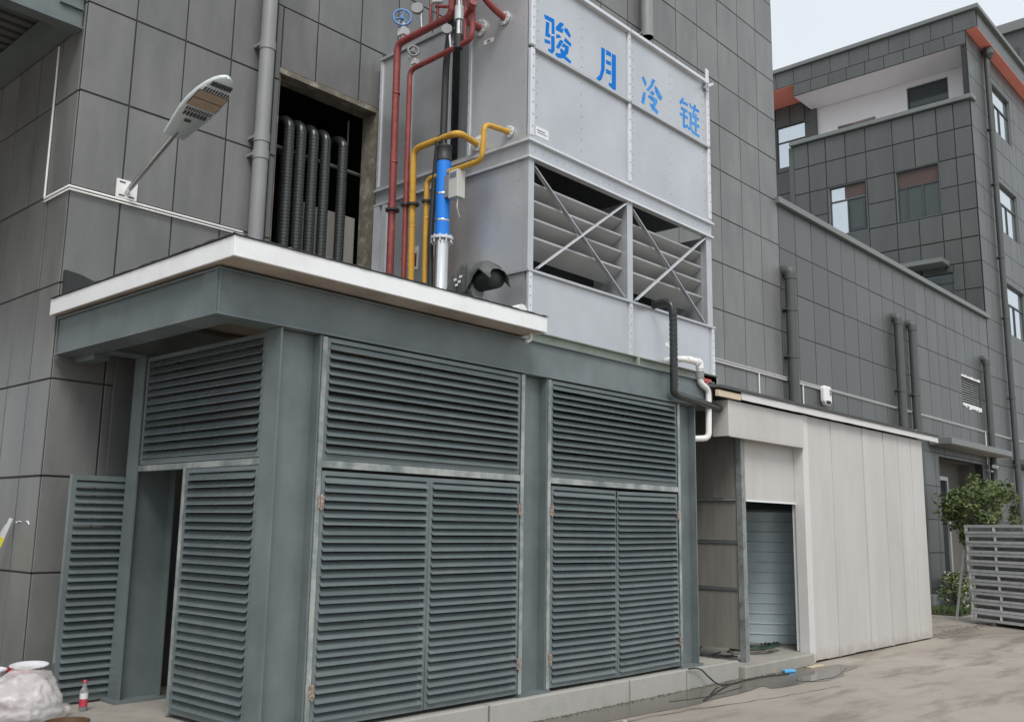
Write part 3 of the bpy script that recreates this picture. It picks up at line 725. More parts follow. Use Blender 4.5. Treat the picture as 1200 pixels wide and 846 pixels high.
# steel packing channel under the tower, small white downturn
ch = MB().box(6.70, 10.85, 6.30, 6.33, 3.605, 3.735).box(6.70, 10.85, 6.25, 6.33, 3.602, 3.612).box(6.70, 10.85, 6.25, 6.33, 3.725, 3.735)
ch.build('support_channel', M('dull_channel', (.33, .33, .29), .5, .1, var=.2, vs=5, col2=(.24, .30, .24), thr=.5, soft=.15, c2s=3), en)
MB().box(10.5, 10.9, 6.3, 8.8, 3.605, 3.72).box(9.0, 9.04, 6.245, 6.30, 3.612, 3.725).build('support_channel', MATS['dull_channel'], en)
MB().tube([(6.86, 6.02, 3.72), (6.86, 6.02, 3.56), (6.80, 6.02, 3.54)], .018, n=8, bend=.03).build('drain_stub', pvc, en)

# ------------------------------------------------------------------ cooling tower
TX0, TX1, TY0, TY1 = 7.17, 10.88, 6.35, 8.86
ct = thing('cooling_tower', (9.0, 7.6, 3.735), 'large galvanised cooling tower with blue lettering above the louvred enclosure', 'cooling tower')
def tb(name, mat, *boxes, bevel=0, parent=None):
    b = MB()
    for q in boxes: b.box(*q)
    return b.build(name, mat, parent or ct, bevel=bevel)
XM = 9.0
# basin
tb('basin_panel', zinc, (TX0+.02, XM-.02, TY0+.01, TY0+.04, 3.74, 4.38)); tb('basin_panel', zinc, (XM+.02, TX1-.02, TY0+.01, TY0+.04, 3.74, 4.38))
tb('basin_side', zinc, (TX0+.01, TX0+.04, TY0+.045, TY1, 3.74, 4.38))
tb('basin_side', zinc, (TX1-.04, TX1-.01, TY0+.045, TY1, 3.74, 4.38)); tb('basin_floor', zinc_d, (TX0+.045, TX1-.045, TY0+.045, TY1, 3.75, 3.77))
tb('basin_rim', zinc_d, (TX0-.02, TX1+.02, TY0-.03, TY0+.06, 4.38, 4.405)); tb('basin_rim', zinc_d, (TX0-.02, TX0+.06, TY0+.061, TY1, 4.38, 4.405))
tb('base_flange', zinc_d, (TX0-.02, TX1+.02, TY0-.035, TY0+.02, 3.735, 3.75))
for x in (TX0, XM-.03, TX1-.06):
    tb('rib', zinc_l, (x, x+.06, TY0-.02, TY0+.009, 3.752, 4.378))
# posts of the louvre zone
for x0_, x1_ in ((TX0, TX0+.09), (XM-.05, XM+.06), (TX1-.13, TX1)):
    tb('post', zinc_d, (x0_, x1_, TY0, TY0+.07, 4.407, 5.615))
tb('post', zinc_d, (TX0, TX0+.06, TY1-.1, TY1, 4.407, 5.615))
tb('side_panel', zinc, (TX0+.005, TX0+.035, TY0+.075, 8.02, 4.41, 5.61)); tb('side_panel', zinc_d, (TX0+.012, TX0+.04, 8.03, TY1-.1, 4.41, 5.61))
tb('side_panel', zinc, (TX1-.035, TX1-.005, TY0+.075, TY1, 4.41, 5.61)); tb('rear_panel', zinc, (TX0, TX1, TY1-.03, TY1-.005, 4.41, 5.61))
tb('dark_backing', dark_m, (TX0+.1, TX1-.1, 7.25, 7.28, 3.9, 5.6))  # near-black sheet standing in for the shade inside the tower
tb('end_cheek', zinc, (XM-.048, XM-.04, TY0+.071, TY0+.5, 4.41, 5.6)); tb('end_cheek', zinc, (TX1-.14, TX1-.131, TY0+.071, TY0+.5, 4.41, 5.6))
for xa, xb in ((TX0+.10, XM-.055), (XM+.07, TX1-.145)):
    for z in (5.40, 5.205, 5.005, 4.80):
        b = MB(); y0_, y1_ = TY0+.075, TY0+.30
        sec = [(y0_, z), (y0_+.004, z+.01), (y0_+.03, z+.012), (y0_+.03, z+.006), (y0_+.012, z), (y1_, z-.155), (y1_-.008, z-.162), (y0_, z-.014)]
        b.prism([(xa, yy, zz) for yy, zz in sec], (xb-xa, 0, 0)); b.build('inlet_blade', blade_m, ct)
    b = MB(); yb = TY0+.035
    MB().bar((xa+.02, yb, 5.56), (xb-.03, yb, 4.44), .012, .05, (0, 1, 0)).build('brace', zinc_d, ct)
    MB().bar((xb-.02, yb-.022, 5.58), (xa+.06, yb-.022, 4.44), .05, .014, (0, 0, 1)).build('brace', zinc_l, ct)
# mid ledge: two flanges
for z0_, z1_, e in ((5.615, 5.64, .035), (5.64, 5.80, .005), (5.80, 5.825, .045), (5.825, 5.87, .012)):
    tb('ledge', zinc_d if e < .03 else zinc_l, (TX0-e, TX1+e*.3, TY0-e, TY0+.05, z0_, z1_))
    tb('ledge', zinc_d if e < .03 else zinc_l, (TX0-e, TX0+.05, TY0+.051, TY1, z0_, z1_))
# main panels, front
for xa, xb in ((TX0+.07, XM-.03), (XM+.03, TX1-.07)):
    tb('front_panel', zinc, (xa, xb, TY0+.012, TY0+.04, 5.872, 6.875)); tb('front_panel', zinc, (xa, xb, TY0+.005, TY0+.035, 6.915, 7.80))
    tb('rail', zinc_d, (xa-.02, xb+.02, TY0-.035, TY0+.034, 6.877, 6.912)); tb('top_rail', zinc_l, (xa-.02, xb+.02, TY0-.05, TY0+.05, 7.80, 7.84))
for x, w in ((TX0, .068), (XM-.028, .056), (TX1-.068, .068)):
    tb('rib', zinc_l, (x, x+w, TY0-.022, TY0+.03, 5.872, 6.876), bevel=.01); tb('rib', zinc_l, (x, x+w, TY0-.022, TY0+.03, 6.913, 7.799), bevel=.01)
# left face, upper: front panel, set-back middle strip, rear panels
tb('left_panel', zinc, (TX0+.002, TX0+.03, TY0+.04, 7.255, 5.872, 8.6)); tb('corner_fold', zinc_l, (TX0-.012, TX0+.02, 7.24, 7.275, 5.872, 8.6))
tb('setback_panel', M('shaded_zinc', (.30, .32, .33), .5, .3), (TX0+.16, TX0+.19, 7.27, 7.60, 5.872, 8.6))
tb('left_panel', zinc, (TX0+.004, TX0+.03, 7.60, 8.255, 5.872, 7.54)); tb('left_panel', zinc, (TX0+.004, TX0+.03, 8.285, TY1-.04, 5.872, 7.54))
tb('fold', zinc_l, (TX0-.012, TX0+.02, 8.255, 8.285, 5.872, 7.545)); tb('fold', zinc_l, (TX0-.012, TX0+.02, TY1-.04, TY1, 5.872, 7.545)); tb('fold', zinc_l, (TX0-.01, TX0+.02, 7.58, 7.60, 5.872, 7.545))
tb('rear_rail', zinc_d, (TX0-.03, TX0+.04, 7.58, TY1, 7.547, 7.58))
tb('hidden_shell', zinc, (TX1-.03, TX1-.005, TY0+.04, TY1, 5.872, 7.8), (TX0+.03, TX1-.03, TY1-.03, TY1-.005, 5.872, 7.54))
tb('top_deck', zinc_d, (TX0+.2, TX1, TY0+.05, TY1, 7.50, 7.53))
tb('shade_block', felt, (TX0+.25, 9.3, TY0+.45, 7.9, 7.54, 8.02))  # dark block standing in for the shadowed opening at the wall behind
# lower left pale duct strips at the rear
tb('corner_strip', zinc_l, (TX0-.03, TX0+.0, 8.62, 8.70, 4.41, 5.61)); tb('corner_strip', zinc_l, (TX0-.03, TX0+.0, 8.76, TY1, 4.41, 5.61))
# lifting lug
lg = MB().box(TX1-.10, TX1-.02, TY0-.03, TY0-.02, 7.70, 8.02).bar((TX1-.15, TY0-.06, 7.72), (TX1-.02, TY0-.06, 7.80), .08, .03); lg.build('lifting_lug', galv, ct)
# rivets, far past counting
rvb = MB()
def rivet(p, ax, r=.008):
    p = Vector(p); a = Vector(ax); u = Vector((0, 0, 1)); w = a.cross(u)
    rvb.add([p+(u*math.cos(t)+w*math.sin(t))*r for t in [k*math.pi/3 for k in range(6)]]+[p+a*r*.6], [(k, (k+1) % 6, 6) for k in range(6)])
for z in frange(5.98, 6.8, .14)+frange(7.0, 7.72, .12):
    zz = z
    for x in (TX0+.13, 8.08, XM+.09+0, 9.93, TX1-.13): rivet((x, TY0+.011 if z < 6.9 else TY0+.004, zz), (0, -1, 0), .010)
    for x in (TX0+.034, XM, TX1-.034): rivet((x, TY0-.023, zz), (0, -1, 0), .012)
for z in frange(3.82, 4.32, .1):
    for x in (TX0+.03, XM, TX1-.03): rivet((x, TY0-.021, z), (0, -1, 0), .011)
for x in frange(TX0+.1, TX1-.1, .06): rivet((x, TY0+.009, 3.765), (0, -1, 0), .007)
for x in frange(TX0+.1, TX1-.1, .12): rivet((x, TY0-.006, 5.72), (0, -1, 0), .008)
for z in frange(4.5, 5.55, .15):
    for y in (TY0+.14, 6.95, 7.7): rivet((TX0+.004, y, z), (-1, 0, 0), .009)
for z in frange(6.0, 7.4, .13):
    for y in (6.45, 8.27, TY1-.02, 7.30-.04): rivet((TX0-.013 if y > 7 else TX0+.001, y, z), (-1, 0, 0), .009)
o = rvb.build('rivets', rivet_m, ct); o['kind'] = 'stuff'
# stickers
lb = tb('sticker', label_m, (7.285, 7.50, TY0+.008, TY0+.011, 5.91, 6.02)); tb('print', ink_m, (7.31, 7.44, TY0+.005, TY0+.007, 5.975, 5.985), (7.31, 7.47, TY0+.005, TY0+.007, 5.95, 5.956), parent=lb)
lb = tb('sticker', label_m, (TX0-.002, TX0+.001, 6.98, 7.10, 6.02, 6.07)); lb = tb('sticker', label_m, (TX0-.002, TX0+.001, 6.90, 7.05, 7.14, 7.19)); tb('print', ink_m, (TX0-.004, TX0-.0025, 6.95, 7.0, 7.15, 7.18), parent=lb)
lb = tb('sticker', label_m, (9.74, 9.88, TY0+.006, TY0+.009, 3.98, 4.03))
lb = tb('notice', label_m, (TX0-.002, TX0+.004, 7.60, 7.86, 4.80, 5.02)); tb('print', M('violet_ink', (.30, .27, .55), .6), (TX0-.004, TX0-.0025, 7.62, 7.84, 4.98, 5.01), parent=lb)
lb = tb('notice', label_m, (TX0+.004, TX0+.011, 8.06, 8.18, 4.70, 4.98)); tb('print', red_m, (TX0+.002, TX0+.0035, 8.08, 8.12, 4.74, 4.90), parent=lb)
# lettering: stencil strokes, plane coordinates from the panel
def rayY(px, py, Y):
    d = r2*((px-600)/F_PX)-u2*((py-423)/F_PX)+fw; t = Y/d.y
    return Vector((d.x*t, Y, HCAM+d.z*t))
k = 120/846
strokes1 = [  # upper left panel, two crisp characters
 [(125,120),(210,163),(212,290),(186,281),(186,190),(128,156)],
 [(140,178),(169,193),(163,280),(178,288),(175,318),(134,300)],
 [(183,296),(212,305),(212,425),(192,448),(160,425),(158,402),(183,412)],
 [(128,322),(176,342),(176,368),(130,355)],
 [(258,185),(291,202),(262,243),(287,235),(277,278),(222,250),(222,226)],
 [(298,232),(318,240),(346,298),(338,318),(290,256)],
 [(225,285),(254,292),(268,315),(222,320)],
 [(298,312),(350,365),(345,392),(288,342)],
 [(257,330),(286,345),(246,410),(222,392)],
 [(268,385),(285,358),(331,392),(324,442),(302,466),(350,510),(342,530),(288,486),(240,482),(215,452),(225,438),(264,446),(256,412),(268,400),(290,428),(298,398)],
 [(598,392),(628,408),(625,580),(600,660),(580,672),(555,650),(585,620),(597,570)],
 [(685,445),(718,462),(718,745),(700,745),(660,707),(660,685),(685,694)],
 [(636,412),(678,438),(678,474),(636,456)], [(636,495),(678,517),(678,547),(636,530)], [(636,570),(678,592),(678,624),(636,608)]]
strokes2 = [  # upper right panel, two blurred characters
 [(155,222),(172,208),(198,272),(185,298)], [(168,338),(191,346),(177,446),(150,424)],
 [(240,230),(268,245),(248,292),(212,336),(192,318),(226,282)], [(262,283),(286,308),(326,380),(315,412),(288,385),(262,322)],
 [(222,345),(240,326),(264,352),(246,372)], [(205,378),(218,362),(284,402),(284,432),(262,470),(242,452),(254,424)], [(216,430),(240,440),(296,502),(284,526),(240,486)]]
def glyph_strokes():
    seg = [((.20,-.02),(.02,.22)), ((.13,.13),(.42,.13)), ((.07,.35),(.40,.35)), ((.02,.55),(.42,.55)), ((.22,.35),(.22,.92)), ((.20,.92),(.42,.80)),
           ((.50,.04),(.59,.17)), ((.46,.37),(.60,.37)), ((.56,.37),(.56,.80)), ((.44,.90),(.57,.80)), ((.55,.80),(.70,.93)), ((.68,.92),(1.0,.95)),
           ((.62,.14),(.98,.14)), ((.78,.0),(.67,.40)), ((.65,.40),(.97,.40)), ((.60,.63),(1.0,.63)), ((.82,.27),(.82,.86))]
    out = []
    for (a, b_) in seg:
        d_ = Vector((b_[0]-a[0], b_[1]-a[1])); d_.normalize(); n_ = Vector((-d_.y, d_.x))*.048
        q = [(a[0]+n_.x, a[1]+n_.y), (b_[0]+n_.x, b_[1]+n_.y), (b_[0]-n_.x, b_[1]-n_.y), (a[0]-n_.x, a[1]-n_.y)]
        out.append([(468+164*u, 376+92*u+254*v) for u, v in q])
    return out
strokes2 += glyph_strokes()
for st, ox, oy, mt, nm in ((strokes1, 620, 0, blue_l, 'lettering'), (strokes2, 730, 60, blue_s, 'lettering')):
    for half in (0, 1):
        b = MB()
        for i, poly in enumerate(st):
            if (poly[0][0] > (450 if ox == 620 else 400)) != bool(half): continue
            off = TY0+.0046-.0004*(i % 6)
            b.prism([rayY(ox+x*k, oy+y*k, off) for x, y in poly], (0, .006, 0))
        b.build('character', mt, ct)
# nozzle flanges
for (y, z, r) in ((6.63, 5.98, .030), (7.11, 5.97, .036), (7.11, 7.37, .045), (6.73, 7.35, .035)):
    b = MB().lathe([(r*1.05, -.0), (r*2.3, .0), (r*2.3, -.018), (r*1.05, -.018)], (TX0-.004, y, z), (1, 0, 0), 20, False)
    for q in range(8):
        a = q*math.pi/4; b.lathe([(.0, -.012), (.010, -.012), (.010, 0)], (TX0-.022, y+math.cos(a)*r*1.8, z+math.sin(a)*r*1.8), (1, 0, 0), 6, False)
    b.build('nozzle_flange', galv, ct)

# ------------------------------------------------------------------ pipework beside the tower
XP = 6.8; ZR = 3.776
def clamp(pr_, x, y, z, r):
    MB().lathe([(r*1.02, -.012), (r*1.9, -.012), (r*1.9, .012), (r*1.02, .012)], (x, y, z), (0, 0, 1), 18, False).build('clamp', black_m, pr_)
def wheel(pr_, c, r, mat, body=galv):
    c = Vector(c); ax = Vector((-.62, -.78, .1)).normalized()
    v = MB().lathe([(.03, -.14), (.05, -.13), (.05, -.09), (.028, -.08), (.028, -.02), (.015, .02)], c, ax, 12).build('valve', body, pr_)
    t = MB(); u = ax.cross(Vector((0, 0, 1))).normalized(); w = ax.cross(u)
    P = [c+ax*.02+(u*math.cos(a)+w*math.sin(a))*r for a in [i*math.pi/10 for i in range(21)]]
    t.tube(P, .014, n=8, caps=False)
    for a in (0.3, 2.4, 4.5): t.tube([c+ax*.02, c+ax*.02+(u*math.cos(a)+w*math.sin(a))*r], .010, n=6)
    t.lathe([(.0, .03), (.028, .025), (.028, 0)], c, ax, 10)
    t.build('handwheel', mat, v)
p = thing('red_pipe', (XP, 8.1, ZR), 'thicker red pipe rising beside the wall opening, blue handwheel valve on top', 'pipe', 'red pipes beside the tower')
MB().tube([(XP, 8.1, ZR), (XP, 8.12, 7.38), (XP, 7.20, 7.40), (XP, 7.20, 9.3)], .043, n=14, bend=.10).build('pipe', red_m, p); clamp(p, XP, 8.10, 5.32, .043)
bluew = M('blue_handwheel', (.10, .24, .50), .4)
wheel(p, (XP-.03, 8.02, 7.66), .105, bluew); MB().tube([(XP, 8.02, 7.40), (XP, 8.02, 7.62)], .026, n=10).box(XP-.05, XP+.05, 7.97, 8.07, 7.45, 7.54).build('valve_body', galv, p)
p = thing('red_pipe', (XP, 7.87, ZR), 'thinner red pipe next to the yellow pipe, chrome handwheel valve on its bend', 'pipe', 'red pipes beside the tower')
MB().tube([(XP, 7.86, ZR), (XP, 7.88, 6.97), (XP, 6.87, 7.00), (XP, 6.87, 9.3)], .031, n=14, bend=.09).build('pipe', red_m, p); clamp(p, XP, 7.865, 5.33, .031)
wheel(p, (XP-.03, 7.80, 7.16), .062, grey_e); MB().tube([(XP, 7.80, 6.98), (XP, 7.80, 7.14)], .02, n=10).box(XP-.035, XP+.035, 7.765, 7.835, 7.01, 7.08).build('valve_body', galv, p)
p = thing('red_pipe', (XP, 7.11, 7.37), 'red pipe turning up from the flanged nozzle on the tower side', 'pipe', 'red pipes beside the tower')
MB().tube([(TX0, 7.11, 7.37), (XP+.06, 7.11, 7.37), (XP+.06, 7.14, 9.3)], .045, n=14, bend=.13).build('pipe', red_m, p)
p = thing('red_pipe', (XP, 6.73, 7.35), 'short red pipe sloping up from the nozzle near the tower corner', 'pipe', 'red pipes beside the tower')
MB().tube([(TX0, 6.73, 7.35), (XP+.15, 6.75, 7.42), (XP-.3, 6.9, 7.9), (XP-.3, 6.9, 9.2)], .038, n=14, bend=.1).build('pipe', red_m, p)
def vthing(name, y, z0, z1, r, mat, label):
    t = thing(name, (XP, y, z0), label, 'pipe'); MB().tube([(XP, y, z0), (XP, y, z1)], r, n=10).build('pipe', mat, t); return t
t = vthing('steel_riser', 7.08, 7.05, 9.2, .032, steel_m, 'bright steel riser with gauges between the red pipes')
MB().tube([(XP, 7.08, 7.30), (XP, 7.08, 7.46)], .055, n=12).build('fitting', galv, t); MB().tube([(XP, 7.08, 6.96), (XP, 7.08, 7.12)], .05, n=12).build('fitting', black_m, t)
t = vthing('gauge_tube', 7.56, 7.44, 9.2, .018, red_m, 'thin red gauge tube left of the steel riser')
MB().tube([(XP, 7.56, 7.80), (XP, 7.56, 7.88)], .045, n=12).build('fitting', black_m, t)
MB().lathe([(.0, -.02), (.07, -.02), (.07, .02), (.0, .02)], (XP-.06, 7.72, 7.66), (-.7, -.6, .1), 16, False).build('gauge', grey_e, t); MB().tube([(XP, 7.70, 7.44), (XP-.02, 7.70, 7.62)], .016, n=8).build('gauge_stem', steel_m, t)
t = vthing('gauge_tube', 7.44, 7.43, 9.2, .018, red_m, 'thin red tube with a small tap beside the steel riser')
MB().tube([(XP-.10, 7.44, 7.62), (XP+.02, 7.40, 7.66)], .028, n=8).build('tap', galv, t); MB().tube([(XP-.08, 7.38, 7.55), (XP-.1, 7.16, 7.45)], .02, n=8).build('link', red_m, t)
t = vthing('gauge_tube', 6.98, 6.99, 9.2, .022, red_m, 'thin red tube rising from the lower red pipe with a red tap')
MB().lathe([(.0, -.02), (.06, -.02), (.06, .02), (.0, .02)], (XP-.05, 7.22, 7.22), (-.7, -.6, .1), 16, False).build('gauge', grey_e, t); MB().tube([(XP, 7.20, 6.99), (XP-.02, 7.21, 7.18)], .016, n=8).build('gauge_stem', steel_m, t)
MB().tube([(XP, 6.98, 7.30), (XP-.05, 6.86, 7.34)], .03, n=8).tube([(XP-.05, 6.84, 7.34), (XP-.08, 6.78, 7.37)], .045, n=8).build('tap', red_m, t)
p = thing('yellow_pipe', (XP, 7.75, ZR), 'thicker yellow pipe arching over the blue cylinder to the tower nozzle', 'pipe', 'yellow pipes beside the tower')
MB().tube([(XP, 7.73, ZR), (XP, 7.77, 5.97), (XP, 7.05, 5.975), (TX0, 7.11, 5.97)], .037, n=14, bend=.11).build('pipe', yel_m, p); clamp(p, XP, 7.745, 5.31, .037)
p = thing('yellow_pipe', (XP, 7.52, ZR), 'thinner yellow pipe with a step up to the tower nozzle', 'pipe', 'yellow pipes beside the tower')
MB().tube([(XP, 7.51, ZR), (XP, 7.53, 5.55), (XP, 6.68, 5.56), (XP, 6.655, 5.96), (TX0, 6.63, 5.98)], .030, n=14, bend=.09).build('pipe', yel_m, p); clamp(p, XP, 7.52, 5.295, .030)
def welds(y, zs, r, mat, name_pipe, x=XP):
    pr_ = [o for o in bpy.data.objects if o.name.startswith(name_pipe) and o.parent is None and o.type == 'EMPTY' and abs(ORG[o.name].y-y) < .06 and abs(ORG[o.name].z-ZR) < .01][0]
    for z in zs: MB().lathe([(r*.98, -.012), (r*1.09, -.004), (r*1.10, .004), (r*.98, .012)], (x, y+.02*(z-ZR)/3.6*.5, z), n=14).build('weld', mat, pr_)
welds(8.1, (4.45, 5.9, 6.75), .043, red_m, 'red_pipe'); welds(7.87, (4.7, 6.2), .031, red_m, 'red_pipe')
welds(7.75, (4.6, 5.05), .037, yel_m, 'yellow_pipe'); welds(7.52, (4.5, 5.1), .030, yel_m, 'yellow_pipe')
# blue and stainless treater
t = thing('water_treater', (XP, 7.26, ZR), 'blue and stainless steel cylinder with black cap standing beside the tower', 'cylinder')
MB().lathe([(.085, 0), (.085, .02), (.078, .03), (.078, 1.06)], (XP, 7.26, ZR), n=24).build('steel_tube', steel_m, t)
b = MB().lathe([(.078, 0), (.125, .0), (.125, .03), (.078, .03)], (XP, 7.26, 4.80), n=24, smooth=False)
for q in range(10):
    a = q*math.pi/5; b.tube([(XP+math.cos(a)*.11, 7.26+math.sin(a)*.11, 4.76), (XP+math.cos(a)*.11, 7.26+math.sin(a)*.11, 4.845)], .010, n=6)
b.build('flange', galv, t)
MB().lathe([(.080, 4.832), (.080, 5.685)], (XP, 7.26, 0), n=24).build('blue_body', bluec, t)
for z in (5.0, 5.30): MB().lathe([(.0815, z), (.084, z+.005), (.084, z+.015), (.0815, z+.02)], (XP, 7.26, 0), n=24).build('band', steel_m, t)
MB().lathe([(.082, 5.686), (.086, 5.70), (.086, 5.715), (.08, 5.72), (.08, 5.84), (.086, 5.85), (.086, 5.865), (.06, 5.88), (.03, 5.885)], (XP, 7.26, 0), n=24).build('cap', black_m, t)
MB().tube([(XP, 7.26, 5.86), (XP, 7.28, 5.98), (XP, 7.36, 6.0), (XP, 7.40, 5.6), (XP, 7.44, 4.9), (XP, 7.40, 3.78)], .032, n=10, bend=.12).build('black_hose', black_m, t)
jb = MB().box(XP-.06, XP+.06, 6.98, 7.12, 5.22, 5.53).build('junction_box', M('beige_box', (.50, .50, .47), .5), t, bevel=.008)
MB().box(XP-.05, XP+.05, 7.121, 7.19, 5.25, 5.50).build('box_bracket', grey_e, t); MB().box(XP-.063, XP-.0605, 7.0, 7.10, 5.44, 5.50).build('print', ink_m, jb)
MB().tube([(XP, 7.03, 5.22), (XP, 7.04, 5.12), (XP+.1, 7.1, 5.05)], .008, n=6, bend=.04).build('cable', pvc, t)
t = MB().tube([(XP+.12, 7.45, 3.78), (XP+.14, 7.42, 7.0), (XP+.1, 7.3, 7.5), (XP+.1, 7.3, 9)], .04, n=10, bend=.2).build('black_riser_pipe', black_m)
tag(t, 'black pipe rising behind the blue cylinder along the tower side', 'pipe')
# covered pump
t = thing('covered_pump', (6.80, 6.78, ZR), 'small pump and motor half covered by a dark tarp on the canopy roof', 'pump')
MB().lathe([(.10, 0), (.13, .06), (.13, .12), (.07, .16), (.07, .3)], (6.80, 6.72, ZR), n=16).build('volute', grey_e, t)
MB().tube([(6.8, 6.93, 4.16), (6.8, 6.70, 4.16)], .095, n=16).build('motor', grey_e, t)
for q in range(8): 
    a = q*math.pi/4+.2; MB().bar((6.8+math.cos(a)*.095, 6.90, 4.16+math.sin(a)*.095), (6.8+math.cos(a)*.095, 6.73, 4.16+math.sin(a)*.095), .012, .035, (math.cos(a), 0, math.sin(a))).build('fin', grey_e, t)
MB().lathe([(.0, 0), (.12, .01), (.125, .06), (.125, .25)], (6.83, 6.45, 4.27), (0, 1, 0), 18).build('fan_cowl', black_m, t)
MB().box(6.74, 6.84, 6.86, 7.04, 3.95, 4.10).build('terminal_box', grey_e, t, bevel=.01); MB().box(6.70, 6.90, 6.55, 6.70, ZR, 4.02).build('foot', galv_d, t)
b = MB(); nu, nv = 28, 24; gv = []
def lerp_tab(tab, q):
    for (q0, v0), (q1, v1) in zip(tab, tab[1:]):
        if q <= q1: return v0+(v1-v0)*(q-q0)/(q1-q0)
    return tab[-1][1]
for i in range(nu+1):
    q = i/nu; y = 7.03-.63*q
    ridge = lerp_tab([(0, 4.27), (.12, 4.40), (.30, 4.47), (.62, 4.455), (.8, 4.44), (1, 4.33)], q)
    drop = lerp_tab([(0, .10), (.12, .16), (.34, .33), (.5, .27), (.60, .15), (.72, .07), (1, .06)], q)
    sec = [(.17, -.16), (.15, -.07), (.09, -.015), (.0, .0), (-.07, -.02), (-.125, -.07), (-.145, -.07-drop*.3), (-.15, -.07-drop*.65), (-.14, -.07-drop)]
    for j in range(nv+1):
        f = j/nv*(len(sec)-1); a0 = min(int(f), len(sec)-2); w = f-a0
        dx = sec[a0][0]*(1-w)+sec[a0+1][0]*w; dz = sec[a0][1]*(1-w)+sec[a0+1][1]*w
        nz_ = noise.noise(Vector((i*.22, j*.16, 2.3)))*.022+noise.noise(Vector((i*.5, j*.1, 7.3)))*.014
        gv.append((6.80+dx+nz_*(-1 if dx < 0 else .3), y+nz_*.6, ridge+dz+nz_*.5))
b.add(gv, [(i*(nv+1)+j, (i+1)*(nv+1)+j, (i+1)*(nv+1)+j+1, i*(nv+1)+j+1) for i in range(nu) for j in range(nv)], True)
o = b.build('tarp', rag_m, t); so = o.modifiers.new('solid', 'SOLIDIFY'); so.thickness = .004
pb = MB()
for (y, z) in ((6.86, 4.26), (6.80, 4.23), (6.84, 4.20), (6.78, 4.28)): pb.box(6.628, 6.632, y-.02, y+.02, z-.012, z+.012)
pb.build('print', label_m, t)['kind'] = 'stuff'
t = thing('white_elbow_pipe', (6.8, 6.3, ZR), 'white plastic pipe elbow lying on the canopy roof by the tower', 'pipe')
MB().tube([(6.70, 6.55, 3.84), (6.72, 6.42, 3.85), (6.74, 6.05, 3.83)], .055, n=14, bend=.06).build('pipe', pvc, t)
MB().tube([(6.70, 6.60, 3.84), (6.705, 6.50, 3.845)], .075, n=14).build('socket', pvc, t); MB().tube([(6.735, 6.12, 3.83), (6.74, 6.02, 3.83)], .068, n=14).build('socket', pvc, t)
# black drain and white pvc drain on the front
t = thing('black_drain_pipe', (9.4, 6.02, 3.2), 'black lagged drain pipe dropping from the basin and turning along the beam', 'pipe')
P = [(9.43, 6.42, 4.36), (9.43, 6.30, 4.43), (9.42, 6.20, 4.42)]
MB().tube([(9.44, 6.32, 4.425), (9.44, 6.18, 4.45), (9.44, 6.07, 4.41), (9.44, 6.04, 4.25), (9.43, 6.04, 3.335), (9.52, 6.04, 3.32), (10.55, 6.09, 3.27)], .046, n=12, bend=.08).build('pipe', hose_m, t)
b = MB()
for i in range(15): b.tube([(9.435, 6.04, 3.42+i*.06), (9.435, 6.04, 3.452+i*.06)], .0485, n=12)
b.build('lagging', black_m, t)
t = thing('white_drain_pipe', (10.2, 6.1, 2.85), 'white plastic overflow pipe with elbows beside the right column', 'pipe')
MB().tube([(9.76, 6.36, 3.80), (9.76, 6.20, 3.80), (9.78, 6.12, 3.80), (10.11, 6.1, 3.80), (10.11, 6.1, 3.55), (10.31, 6.1, 3.48), (10.29, 6.1, 2.88), (10.0, 6.40, 2.86)], .038, n=12, bend=.07).build('pipe', pvc, t)
MB().tube([(10.02, 6.1, 3.80), (10.11, 6.1, 3.80), (10.11, 6.1, 3.72)], .050, n=12, bend=.06).build('elbow', pvc, t)
MB().tube([(10.11, 6.1, 3.60), (10.11, 6.1, 3.69)], .052, n=12).build('coupling', grey_e, t)
MB().tube([(9.82, 6.11, 3.80), (9.93, 6.10, 3.80)], .046, n=12).build('union', pvc, t)
MB().tube([(10.33, 6.14, 3.60), (10.33, 6.14, 3.53)], .03, n=8).box(10.22, 10.42, 6.12, 6.16, 3.60, 3.625).build('red_tap', M('red_handle', (.5, .05, .05), .4), t)

# ------------------------------------------------------------------ wall lamp
lp = thing('wall_lamp', (4.08, 8.93, 5.0), 'pale street lamp on a slanted arm bracketed to the tiled wall', 'lamp')
bk = MB().box(3.975, 4.185, 8.925, 8.945, 4.90, 5.09).build('bracket', pvc, lp)
MB().box(4.0, 4.06, 8.922, 8.924, 5.055, 5.07).box(4.0, 4.06, 8.922, 8.924, 4.92, 4.935).box(4.10, 4.16, 8.922, 8.924, 4.92, 4.935).build('slot', lamp_d, bk)
MB().tube([(4.08, 8.93, 4.97), (4.08, 8.88, 4.99), (4.08, 7.95, 5.37)], .028, n=14).build('arm', steel_m, lp)
ax = Vector((0, -.93, .30)).normalized(); sx = Vector((1, 0, 0)); nn = sx.cross(ax).normalized()
if nn.z < 0: nn = -nn
c0 = Vector((4.08, 8.06, 5.335)); LH = .95
def hw(t):   # half width along the head
    return .10+.062*min(1, t/.45) if t < .45 else (.162*math.sqrt(max(0, 1-((t-.45)/.55)**2.4)))
prof = [0, .03, .12, .25, .4, .55, .7, .82, .9, .96, .99, 1.0]
b = MB(); rings = []
for t in prof:
    w = max(.012, hw(t)); h = .028+.075*math.sin(math.pi*min(1, max(.04, t))**.8)*.9
    h *= (1 if t < .9 else math.sqrt(max(.02, 1-((t-.9)/.1)**2)*.9+.05))
    ring = []
    for k_ in range(13):
        a = math.pi*k_/12; ring.append(c0+ax*LH*t+sx*w*math.cos(a)+nn*(h*math.sin(a)))
    ring.append(c0+ax*LH*t-sx*w*.97-nn*.03); ring.append(c0+ax*LH*t+sx*w*.97-nn*.03)
    rings.append(ring)
